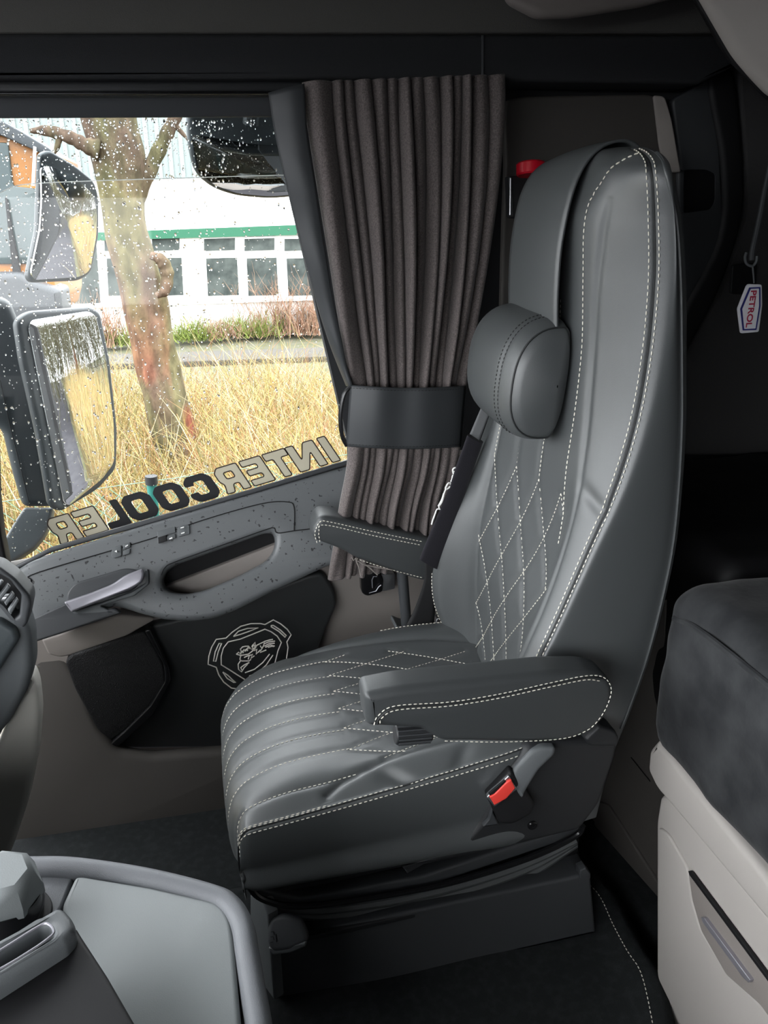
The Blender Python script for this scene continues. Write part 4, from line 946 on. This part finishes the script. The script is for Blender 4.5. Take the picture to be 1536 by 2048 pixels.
# ---- armrests
def armrest(px, y, w, stitch1, stitch2, nm='armrest'):
    a = slab(nm, px, ('y', y), w, 0.013, LEATHER_SHADED, seat, r=10, res=5)
    stitches('seam_stitch', [crm(np.array([list(PY(u, v, y - 0.0012)) for u, v in s]), 6) for s in (stitch1, stitch2)], THREAD, a, 0.0052, 0.0028, 0.0009)
    return a
a1 = armrest([(729, 1392, 14), (800, 1378), (950, 1363), (1100, 1347), (1180, 1346), (1214, 1352), (1229, 1372), (1228, 1400), (1212, 1440), (1180, 1468), (1130, 1486), (1000, 1488), (884, 1486), (862, 1474), (846, 1462), (790, 1458), (734, 1456, 12)], 0.90, 0.058,
             [(748, 1450), (756, 1432), (790, 1412), (900, 1404), (1000, 1388), (1100, 1366), (1170, 1352), (1206, 1354), (1222, 1374), (1218, 1402), (1200, 1436), (1172, 1462), (1120, 1478), (1000, 1484), (886, 1482)],
             [(760, 1447), (764, 1436), (795, 1420), (900, 1412), (1000, 1396), (1100, 1374), (1170, 1360), (1200, 1362)])
tube('piping', crm(np.array([list(PY(u, v, 0.8995)) for u, v in [(754, 1449), (760, 1434), (793, 1416), (900, 1408), (1000, 1392), (1100, 1370), (1170, 1356), (1204, 1358)]]), 6), 0.0016, LEATHER_DARK, a1, 6)
kn = lathe('adjuster_wheel', [(0.004, -0.028), (0.0135, -0.028), (0.015, -0.026), (0.015, 0.026), (0.0135, 0.028), (0.004, 0.028)], PY(826, 1466, 0.93), PLASTIC_DARK, a1, 24, (1, 0, -0.06))
rg = []
for k in range(14):
    a = math.pi * 2 * k / 14; c = PY(826, 1466, 0.93); dv = Vector((0, math.cos(a), math.sin(a))) * 0.0155
    rg.append([c + dv + Vector((-0.025, 0, 0.0015)), c + dv + Vector((0.025, 0, -0.0015))])
tubes('adjuster_rib', rg, 0.0016, PLASTIC_MID, kn, 5)
a2 = armrest([(624, 1062, 12), (640, 1032, 16), (665, 1034), (760, 1058), (870, 1080), (940, 1100), (935, 1180), (830, 1160), (770, 1138), (712, 1118), (690, 1104), (660, 1092), (626, 1080, 8)], 1.465, 0.075,
             [(634, 1086), (630, 1066), (640, 1044), (660, 1044), (750, 1064), (848, 1084)], [(640, 1084), (638, 1064), (650, 1050), (750, 1072), (846, 1091)])
stitches('seam_stitch', [crm(np.array([list(PY(u, v, 1.4635)) for u, v in [(712, 1117), (770, 1136), (846, 1156)]]), 5)], THREAD, a2, 0.0052, 0.0028, 0.0009)
tubes('torn_seam', [[PY(u, v, 1.462) for u, v in l] for l in ([(704, 1114), (707, 1121), (711, 1117), (715, 1122)], [(712, 1120), (718, 1135), (722, 1152)], [(716, 1122), (738, 1134), (755, 1150)], [(730, 1130), (760, 1136), (785, 1140)])], 0.0014, TAUPE, a2, 5)
slab('armrest_bracket', [(1170, 1480), (1200, 1452), (1232, 1462), (1240, 1478), (1236, 1494), (1180, 1494)], ('y', 0.945), 0.04, 0.006, PLASTIC_DARK, seat, r=6)
post = tube('belt_post', [PY(804, 1140, 1.50), PY(814, 1262, 1.50)], 0.012, PLASTIC_MID, seat, 14)
slab('belt_bracket', [(792, 1250), (806, 1256), (880, 1264), (882, 1280), (800, 1268), (790, 1258)], ('y', 1.495), 0.05, 0.003, PLASTIC, seat, r=3)
slab('seat_hinge', [(874, 1238), (880, 1236), (872, 1276), (865, 1272)], ('y', 1.46), 0.02, 0.002, SATIN, seat)
# buckle on the near side
bu = slab('belt_buckle', [(972, 1594), (1023, 1541, 8), (1050, 1578), (1072, 1610, 12), (1064, 1630, 12), (1024, 1652, 12), (998, 1648), (986, 1620)], ('n', (0.44, 0.925, 0.37), (-0.15, -1, 0.15)), 0.028, 0.006, BLACK, seat, r=6)
slab('buckle_frame', [(973, 1595), (1018, 1551), (1034, 1579), (989, 1614)], ('n', (0.44, 0.922, 0.37), (-0.15, -1, 0.15)), 0.01, 0.001, SATIN, bu, r=3)
slab('release_button', [(979, 1594), (989, 1589), (1014, 1564), (1023, 1560), (1031, 1577), (1013, 1598), (989, 1611)], ('n', (0.44, 0.918, 0.37), (-0.15, -1, 0.15)), 0.008, 0.002, RED, bu, r=2, label='red release button')
slab('buckle_slot', [(977, 1588), (1010, 1560), (1013, 1564), (990, 1587), (980, 1592)], ('n', (0.44, 0.9205, 0.37), (-0.15, -1, 0.15)), 0.004, 0.0005, BLACK, bu, r=1)
slab('cover_tab', [(985, 1618), (998, 1650), (966, 1654), (978, 1640)], ('y', 0.948), 0.01, 0.002, PLASTIC_MID, seat, r=2)

# ================================================================== HEADREST CUSHION on its strap
pil = thing('headrest_cushion', 'plump black leather neck cushion hanging on a wide strap', 'cushion', (0.49, 1.30, 1.05))
prof = []
NPR = 48
for k in range(NPR):
    a = 2 * math.pi * k / NPR
    cx, cz_ = math.cos(a), math.sin(a)
    x = -abs(cx) ** 0.8 * 0.078 if cx > 0 else abs(cx) ** 0.7 * 0.022
    z = math.copysign(abs(cz_) ** 0.82, cz_) * 0.101
    prof.append((x, z - 0.0 * x))
NP_ = 60; G = np.zeros((NP_, NPR, 3))
yn, yfr = 1.122, 1.378
for i in range(NP_):
    t_ = i / (NP_ - 1); y = yn + (yfr - yn) * t_; e = abs(2 * t_ - 1)
    s = (1 - e ** 5) ** 0.28 if e < 1 else 0.0
    s = max(s, 0.02)
    dz = -0.012 * (1 - t_)
    for k, (x, z) in enumerate(prof):
        xx = x * (0.45 + 0.55 * s) if s > 0.3 else x * s * 2
        tilt = 0.10
        G[i, k] = (0.528 + (x * (0.35 + 0.65 * s) if s > 0.05 else x * s) - tilt * (z * s) * -1, y, 1.066 + z * (0.25 + 0.75 * s if s > 0.05 else s) + dz)
PNm = grid_normals(G, cv=True)
if PNm[NP_ // 2, 0][0] > 0: PNm = -PNm
i1 = 14
pg = groove(G, PNm, [np.vstack([G[i1], G[i1][:1]])], 0.003, 0.004)
p_o = link('cushion_body', mesh_from(pg.reshape(-1, 3), grid_faces(NP_, NPR, cv=True)), LEATHER, pil, angle=0)
stitches('seam_stitch', [[pg[i, k] + PNm[i, k] * 0.0006 for k in list(range(34, 48)) + list(range(0, 14))] for i in (13, 16)], THREAD_DARK, p_o, 0.004, 0.0028, 0.0007)
tube('piping', [pg[4, k] + PNm[4, k] * 0.0008 for k in list(range(NPR)) + [0]] , 0.0015, LEATHER_DARK, p_o, 6)
# strap up the front and over the crown
path = [(0.535, 1.08), (0.530, 1.14), (0.526, 1.20), (0.527, 1.27), (0.540, 1.345), (0.564, 1.388), (0.600, 1.406), (0.635, 1.398), (0.662, 1.35), (0.68, 1.25)]
P = crm(np.array(path), 8); G = np.zeros((len(P), 16, 3))
for i, (x, z) in enumerate(P):
    for j in range(16):
        w = j / 15; yy = 1.140 + 0.205 * w
        over = max(0, (z - 1.33)) / 0.08
        G[i, j] = (x - 0.004 * math.sin(math.pi * w), yy + 0.0 * over, z - 0.012 * over * w ** 2)
so = cloth(G, 'strap', LEATHER, pil, 0.004)

# ================================================================== SEAT BELT and sleeve
belt = thing('seat_belt', 'grey seat belt webbing running down behind the neck cushion', 'seat belt', PY(960, 850, 1.42))
def ribbon(name, L, R, m, parent, th=0.002):
    A = crm(np.array([list(p) for p in L]), 6); B = crm(np.array([list(p) for p in R]), 6)
    G = np.stack([A * (1 - t_) + B * t_ for t_ in np.linspace(0, 1, 6)], 1); return cloth(G, name, m, parent, th)
ribbon('upper_webbing', [PY(985, 760, 1.44), PY(962, 815, 1.42), PY(936, 876, 1.41)], [PY(1010, 770, 1.44), PY(980, 825, 1.42), PY(956, 886, 1.41)], WEB, belt)
ribbon('lower_webbing', [PY(850, 1120, 1.43), PY(848, 1160, 1.44), PY(830, 1215, 1.45), PY(811, 1254, 1.455)], [PY(872, 1130, 1.43), PY(872, 1180, 1.44), PY(870, 1220, 1.45), PY(866, 1262, 1.455)], WEB_DARK, belt)
slv = thing('belt_sleeve', 'dark padded belt sleeve with white script, over the seat belt', 'belt pad', PY(900, 1000, 1.41))
A = [PY(935, 869, 1.40), PY(915, 925, 1.40), PY(888, 1000, 1.405), PY(862, 1060, 1.41), PY(840, 1115, 1.415)]; B = [PY(966, 885, 1.41), PY(945, 945, 1.41), PY(922, 1015, 1.415), PY(900, 1080, 1.42), PY(878, 1137, 1.425)]
A = crm(np.array([list(p) for p in A]), 6); B = crm(np.array([list(p) for p in B]), 6)
NS = 24; G = np.zeros((len(A), NS, 3))
for i in range(len(A)):
    c = (A[i] + B[i]) / 2; h = (B[i] - A[i]) / 2
    for k in range(NS):
        a = 2 * math.pi * k / NS; G[i, k] = c + h * (math.copysign(abs(math.cos(a)) ** 0.6, math.cos(a))) + np.array([-0.45, -0.85, 0]) * 0.011 * math.copysign(abs(math.sin(a)) ** 0.7, math.sin(a))
me = mesh_from(G.reshape(-1, 3), grid_faces(len(A), NS, cv=True) + [tuple(range(NS))[::-1], tuple((len(A) - 1) * NS + k for k in range(NS))])
bm = bmesh.new(); bm.from_mesh(me); bmesh.ops.recalc_face_normals(bm, faces=bm.faces); bm.to_mesh(me); bm.free()
sl = link('sleeve_body', me, SLEEVE, slv, angle=50)
def K6(l): return [PY(780 + x / 4.097, 850 + y / 4.097, 1.398) for x, y in l]
tubes('sleeve_script', [K6([(520, 400), (515, 365), (535, 350), (552, 365), (535, 400), (515, 415), (510, 440), (500, 465)]), K6([(500, 475), (475, 480), (455, 520), (475, 520), (500, 490), (480, 475)]), K6([(460, 520), (445, 555), (435, 600), (420, 640), (400, 670), (410, 690), (385, 690), (365, 740), (350, 780), (340, 815)]), K6([(520, 385), (540, 375)]), K6([(440, 560), (425, 610), (395, 665)])], 0.0017, WHITE, sl, 5, 3)
# red belt guide near the pillar
t = thing('belt_release_knob', 'glossy red round knob on the pillar left of the headrest', 'knob', PY(1062, 338, 1.56))
lathe('knob', [(0.002, 0.012), (0.026, 0.012), (0.029, 0.009), (0.029, -0.009), (0.026, -0.012), (0.002, -0.012)], PY(1062, 338, 1.56), RED_DEEP, t, 28, (0, 0.15, 1))
slab('knob_base', [(1018, 352), (1085, 350), (1090, 420), (1060, 440), (1022, 436)], ('y', 1.585), 0.03, 0.006, PLASTIC_DARK, t, r=6)
tube('guide_edge', [PY(1021, 356, 1.568), PY(1020, 430, 1.568)], 0.0018, SATIN, t, 6)

# ================================================================== BUNK: cabinet, mattress
bk_ = thing('bunk_cabinet', 'pale beige cabinet with a recessed pull under the bunk, lower right', 'cabinet', (0.80, 0.9, 0.0))
slab('cabinet_body', [(1310, 1640), (1318, 1590), (1345, 1590), (1760, 2110), (1760, 2700), (1340, 2300), (1326, 2000), (1310, 1960)], ('x', 0.696), 0.5, 0.012, BEIGE, bk_, r=8)
slab('cabinet_ledge', [(1293, 1540, 12), (1296, 1500, 8), (1312, 1480, 4), (1536, 1760), (1760, 2040), (1760, 2140), (1536, 1848), (1330, 1600), (1312, 1580, 14)], ('x', 0.683), 0.5, 0.012, BEIGE, bk_, r=8)
dr = slab('drawer_front', [(1316, 1654), (1335, 1668), (1372, 1732), (1376, 1752), (1382, 1800), (1400, 1860), (1440, 1925), (1536, 2030), (1700, 2240), (1700, 2700), (1345, 2300), (1330, 2000), (1314, 1950)], ('x', 0.691), 0.02, 0.004, BEIGE, bk_, r=8)
slab('pull_recess', [(1376, 1745), (1536, 1962), (1660, 2120), (1640, 2180), (1520, 2010), (1452, 1950), (1402, 1862), (1384, 1800)], ('x', 0.6905), 0.008, 0.002, TAUPE, bk_, r=8)
slab('recess_edge', [(1376, 1742), (1379, 1742), (1536, 1954), (1660, 2118), (1656, 2126), (1536, 1964), (1378, 1750)], ('x', 0.688), 0.006, 0.001, BLACK, bk_)
slab('pull_bar', [(1401, 1834), (1408, 1836), (1500, 1960), (1497, 1966), (1485, 1955), (1405, 1846)], ('x', 0.684), 0.008, 0.0012, CHROME, bk_, r=2, label='chrome pull bar')
sd = struct(slab('trim_4', [(1130, 1200), (1330, 1200), (1330, 1990), (1300, 1940), (1165, 1640), (1130, 1560)], ('n', (0.79, 1.2, 0.2), (-1, -0.16, 0)), 0.02, 0.004, TAUPE_DARK), 'dark grey side panel between seat and bunk')
seamline('panel_seam', [(1262, 1515), (1300, 1563)], ('n', (0.787, 1.2, 0.2), (-1, -0.16, 0)), 0.001, BLACK, sd, 0)
slab('panel_step', [(1185, 1600), (1215, 1610), (1330, 1790), (1330, 1900), (1190, 1680)], ('n', (0.783, 1.2, 0.2), (-1, -0.16, 0)), 0.01, 0.004, TAUPE_DARK, sd, r=6)
# mattress
mt = thing('mattress', 'charcoal velour mattress on the bunk, bulging over the pale ledge', 'mattress', (0.95, 0.9, 0.55))
def soft_box(name, x0, x1, y0, y1, z0, z1, r, m, parent, wob=0.006, n=70, tilt=0.0):
    """box with fully rounded soft edges, as a displaced grid sphere"""
    bm = bmesh.new(); bmesh.ops.create_cube(bm, size=2); bmesh.ops.subdivide_edges(bm, edges=bm.edges[:], cuts=n, use_grid_fill=True)
    hx, hy, hz = (x1 - x0) / 2, (y1 - y0) / 2, (z1 - z0) / 2; c = Vector(((x0 + x1) / 2, (y0 + y1) / 2, (z0 + z1) / 2))
    from mathutils import noise
    for v in bm.verts:
        p = Vector((v.co.x * hx, v.co.y * hy, v.co.z * hz)); q = Vector([max(-h + r, min(h - r, a)) for a, h in zip(p, (hx, hy, hz))]); d = p - q
        if d.length > 1e-9: p = q + d.normalized() * min(r, r)
        w = noise.noise(Vector((p.x, p.y, p.z)) * 9) * wob + noise.noise(p * 24) * wob * 0.4
        nrm = (p - q).normalized() if (p - q).length > 1e-6 else Vector((0, 0, 1))
        v.co = c + p + nrm * w
        v.co.z += tilt * (v.co.y - y1)
    me = bpy.data.meshes.new('s'); bm.to_mesh(me); bm.free(); return link(name, me, m, parent, angle=0)
soft_box('mattress_body', 0.683, 1.50, -0.6, 1.0, 0.444, 0.766, 0.055, VELOUR, mt, 0.007, 90)
tube('edge_piping', [(0.687, 0.965, 0.705), (0.683, 0.902, 0.722), (0.683, 0.782, 0.726), (0.683, 0.55, 0.726), (0.683, 0.2, 0.726)], 0.005, VELOUR, mt, 8, 6)
soft_box('rear_section', 0.80, 1.50, 1.00, 1.60, 0.34, 0.765, 0.04, BLACK, mt, 0.006, 50)
# ================================================================== FLOOR MAT
mtt = thing('floor_mat', 'black fabric floor mat edged with a cream stitch line', 'floor mat', (0.6, 0.95, 0.0))
G = np.zeros((40, 60, 3))
edge = crm(np.array([list(PZ(u, v, 0.012))[:2] for u, v in [(1120, 1668), (1146, 1697), (1190, 1760), (1232, 1800), (1262, 1860), (1290, 1915), (1318, 1960), (1345, 2060), (1360, 2150)]]), 8)
E_, _ = resample(edge, 0.015); ne = len(E_); G = np.zeros((ne, 40, 3))
for i in range(ne):
    for j in range(40):
        w = j / 39; G[i, j] = (E_[i][0] - 0.75 * (1 - w), E_[i][1], 0.008 + 0.004 * math.sin(i * 0.4 + j * 0.3) + 0.022 * math.exp(-((w - 0.97) / 0.05) ** 2))
cloth(G, 'mat_body', CARPET, mtt, 0.006)
stitches('mat_stitch', [[G[i, 37] + np.array([0, 0, 0.008]) for i in range(ne)]], THREAD, mtt, 0.005, 0.003, 0.0009)

# ================================================================== DASHBOARD end, lower left
db = thing('dashboard', 'passenger end of the grey and pale beige dashboard at the left edge', 'dashboard', PY(0, 1500, 1.25))
slab('dash_body', [(-300, 1120), (0, 1136), (60, 1190), (76, 1240), (79, 1300), (68, 1345), (35, 1405), (0, 1450), (-300, 1800)], ('y', 1.24), 0.06, 0.014, PLASTIC, db, r=14, far=True)
slab('dash_lower', [(-300, 1400), (0, 1470), (45, 1370), (72, 1318), (84, 1345), (90, 1400), (84, 1480), (66, 1570), (40, 1650), (12, 1720), (-300, 1760)], ('y', 1.27), 0.05, 0.012, BEIGE_LIT, db, r=14, far=True)
box('dash_core', (-1.09, 0.0, 0.2), (-0.52, 1.25, 0.72), PLASTIC_MID, db, 0.03)
slab('dash_face', [(-300, 1200), (0, 1243), (30, 1262), (37, 1282), (0, 1340), (-300, 1700)], ('y', 1.165), 0.04, 0.008, HOUSING, db, r=6)
vt = slab('vent_frame', [(-120, 1100), (0, 1136), (30, 1158), (58, 1190), (62, 1206), (54, 1248), (46, 1258), (30, 1250), (0, 1214), (-120, 1150)], ('y', 1.155), 0.04, 0.005, PLASTIC_MID, db, r=5, holes=[[(-100, 1120), (0, 1150), (20, 1162), (42, 1190), (38, 1232), (28, 1238), (0, 1204), (-100, 1140)]])
slab('vent_recess', [(-110, 1110), (0, 1142), (50, 1180), (50, 1245), (0, 1210), (-110, 1150)], ('y', 1.19), 0.01, 0, BLACK, db)
for px in ([(-20, 1185), (-14, 1190), (8, 1164), (3, 1160)], [(-8, 1200), (-2, 1206), (22, 1174), (16, 1168)], [(8, 1205), (13, 1212), (30, 1190), (25, 1184)], [(16, 1222), (22, 1230), (38, 1202), (34, 1196)]):
    slab('vent_slat', px, ('n', (0, 1.165, 0.7), (0.3, -1, 0.3)), 0.02, 0.002, PLASTIC, vt, r=2)
slab('vent_tab', [(-10, 1200), (0, 1204), (20, 1206), (28, 1198), (24, 1192), (0, 1194)], ('y', 1.150), 0.012, 0.003, SATIN, vt, r=2)

# ================================================================== CENTRE CONSOLE TABLE, lower left
cn = thing('console_table', 'grey padded console table with rounded rim and copper trim', 'console', (-0.2, 0.5, 0.0))
ZC = 0.60
outer = [(-420, 1790), (-60, 1728), (60, 1722), (150, 1722), (290, 1742), (420, 1775), (462, 1796, 30), (492, 1836, 30), (506, 1890), (530, 2048), (560, 2400), (-420, 2400)]
slab('console_body', outer, ('z', ZC - 0.012), 0.56, 0.01, PLASTIC_MID, cn, r=14)
rim_px = [(-200, 1740), (-60, 1726), (60, 1722), (150, 1724), (290, 1745), (420, 1778), (460, 1800), (484, 1840), (494, 1895), (508, 1980), (520, 2060), (540, 2300)]
tube('console_rim', [PZ(u, v + 14, ZC) for u, v in rim_px], 0.0125, RIM, cn, 14, 8)
tube('trim_strip', [PZ(u, v, ZC - 0.03) for u, v in [(478, 1838), (494, 1866), (506, 1920), (516, 1990), (528, 2060), (545, 2300)]], 0.008, WOOD, cn, 10, 6, label='copper brown trim strip')
slab('pad', [(150, 1752, 12), (165, 1750), (300, 1772), (440, 1803, 20), (462, 1835, 20), (468, 1880), (482, 2048), (500, 2400), (300, 2400), (230, 2100), (122, 1812)], ('z', ZC + 0.006), 0.02, 0.006, PAD, cn, r=14)
slab('tray', [(-200, 1760), (60, 1742), (148, 1750), (118, 1820), (60, 1900), (-200, 1940)], ('z', ZC - 0.002), 0.012, 0.003, RIM, cn, r=10)
slab('cup_hole', [(-100, 1790), (20, 1765), (85, 1775), (105, 1800), (104, 1825), (84, 1850), (-100, 1900)], ('z', ZC + 0.001), 0.01, 0.002, BLACK, cn, r=20)
cp = thing('travel_cup', 'dark cup with faceted grey lid standing in the console holder', 'cup', PZ(10, 1810, ZC))
cc_ = PZ(12, 1800, ZC + 0.03)
lathe('cup_body', [(0.030, -0.10), (0.036, -0.02), (0.038, 0.0), (0.036, 0.012), (0.02, 0.014)], cc_, BLACK_GLOSS, cp, 32, (0.1, -0.1, 1))
lathe('lid', [(0.0385, 0.008), (0.038, 0.020), (0.030, 0.040), (0.024, 0.044), (0.004, 0.044)], cc_, PAD, cp, 7, (0.1, -0.1, 1), label='grey faceted lid')
# dark folding holder in the foreground
hd = thing('tray_holder', 'dark flat holder with a slotted grey bar, in the lower left foreground', 'holder', PZ(60, 1980, 0.66))
slab('holder_body', [(-260, 2060), (-20, 1960), (152, 1852), (160, 1866), (215, 1950), (290, 2080), (360, 2300), (-260, 2300)], ('z', 0.665), 0.03, 0.005, BLACK, hd, r=6)
slab('holder_bar', [(-260, 2060, 2), (-260, 1990, 2), (-20, 1885), (60, 1842), (112, 1812, 8), (126, 1812, 8), (146, 1834, 12), (152, 1856, 12), (130, 1880), (-20, 1975)], ('z', 0.685), 0.028, 0.008, PLASTIC, hd, r=6,
     holes=[[(-240, 2030), (-20, 1915), (80, 1850), (100, 1848), (108, 1864), (100, 1874), (-20, 1945), (-240, 2050)]])
tube('slot_edge', [PZ(u, v, 0.687) for u, v in [(-200, 2030), (-20, 1948), (60, 1902), (102, 1872), (107, 1860), (98, 1849), (82, 1850), (20, 1888), (-60, 1938)]], 0.0012, CHROME, hd, 6, 4)

# ================================================================== HANGING TAG
tg = thing('hanging_tag', 'small white hexagonal PETROL tag hanging on a cord at the right', 'tag', PY(1500, 615, 1.1))
plate = slab('plate', [(1494, 572), (1498, 568), (1524, 569), (1525, 610), (1518, 664), (1482, 667), (1476, 618)], ('y', 1.10), 0.004, 0.001, TAG_WHITE, tg, r=4)
slab('plate_border', [(1499, 575), (1521, 574), (1521, 612), (1513, 660), (1486, 661), (1481, 618)], ('y', 1.0975), 0.001, 0.0, TAG_BLUE, plate, r=1)
slab('plate_face', [(1502, 578), (1518, 577), (1518, 612), (1511, 657), (1489, 658), (1485, 618)], ('y', 1.0968), 0.001, 0.0, TAG_WHITE, plate, r=1)
fc = bpy.data.curves.new('petrol', 'FONT'); fc.body = 'PETROL'; fc.align_x = 'CENTER'; fc.align_y = 'CENTER'; fc.size = 1.0; fc.extrude = 0.02; fc.offset = 0.02
fo = bpy.data.objects.new('f', fc); C.objects.link(fo); bpy.context.view_layer.update()
fm = bpy.data.meshes.new_from_object(fo.evaluated_get(bpy.context.evaluated_depsgraph_get())); bpy.data.objects.remove(fo)
co = np.empty(len(fm.vertices) * 3); fm.vertices.foreach_get('co', co); co = co.reshape(-1, 3); co[:, :2] -= (co[:, :2].min(0) + co[:, :2].max(0)) / 2
Wt = co[:, 0].max() * 2; Ht = co[:, 1].max() * 2
topc, botc = PY(1508, 581, 1.0955), PY(1497, 655, 1.0955); dn = np.array(list(botc - topc)); Ln = np.linalg.norm(dn); dn /= Ln; rt = np.cross(np.array([0, -1.0, 0]), dn); rt /= np.linalg.norm(rt)
mid = np.array(list((topc + botc) / 2)); hgt = 0.0105
Wc = mid + co[:, :1] * dn * (Ln / Wt) + co[:, 1:2] * (rt * (hgt / Ht)) + co[:, 2:3] * np.array([0, 0.01, 0])
fm.vertices.foreach_set('co', Wc.ravel()); link('lettering', fm, TAG_RED, plate, label='red PETROL lettering', smooth=False)
tube('ring', [PY(u, v, 1.10) for u, v in [(1493, 505), (1490, 515), (1493, 527), (1504, 532), (1512, 524), (1514, 512)]], 0.002, PLASTIC, tg, 8, 5)
tube('wire', [PY(1505, 532, 1.10), PY(1507, 552, 1.10), PY(1508, 566, 1.10)], 0.0013, PLASTIC, tg, 6)
tube('cord', [PY(1620, 60, 1.12), PY(1570, 220, 1.12), PY(1536, 350, 1.11), PY(1518, 440, 1.105), PY(1505, 500, 1.10), PY(1503, 520, 1.10)], 0.0042, PLASTIC_MID, tg, 10, 6)
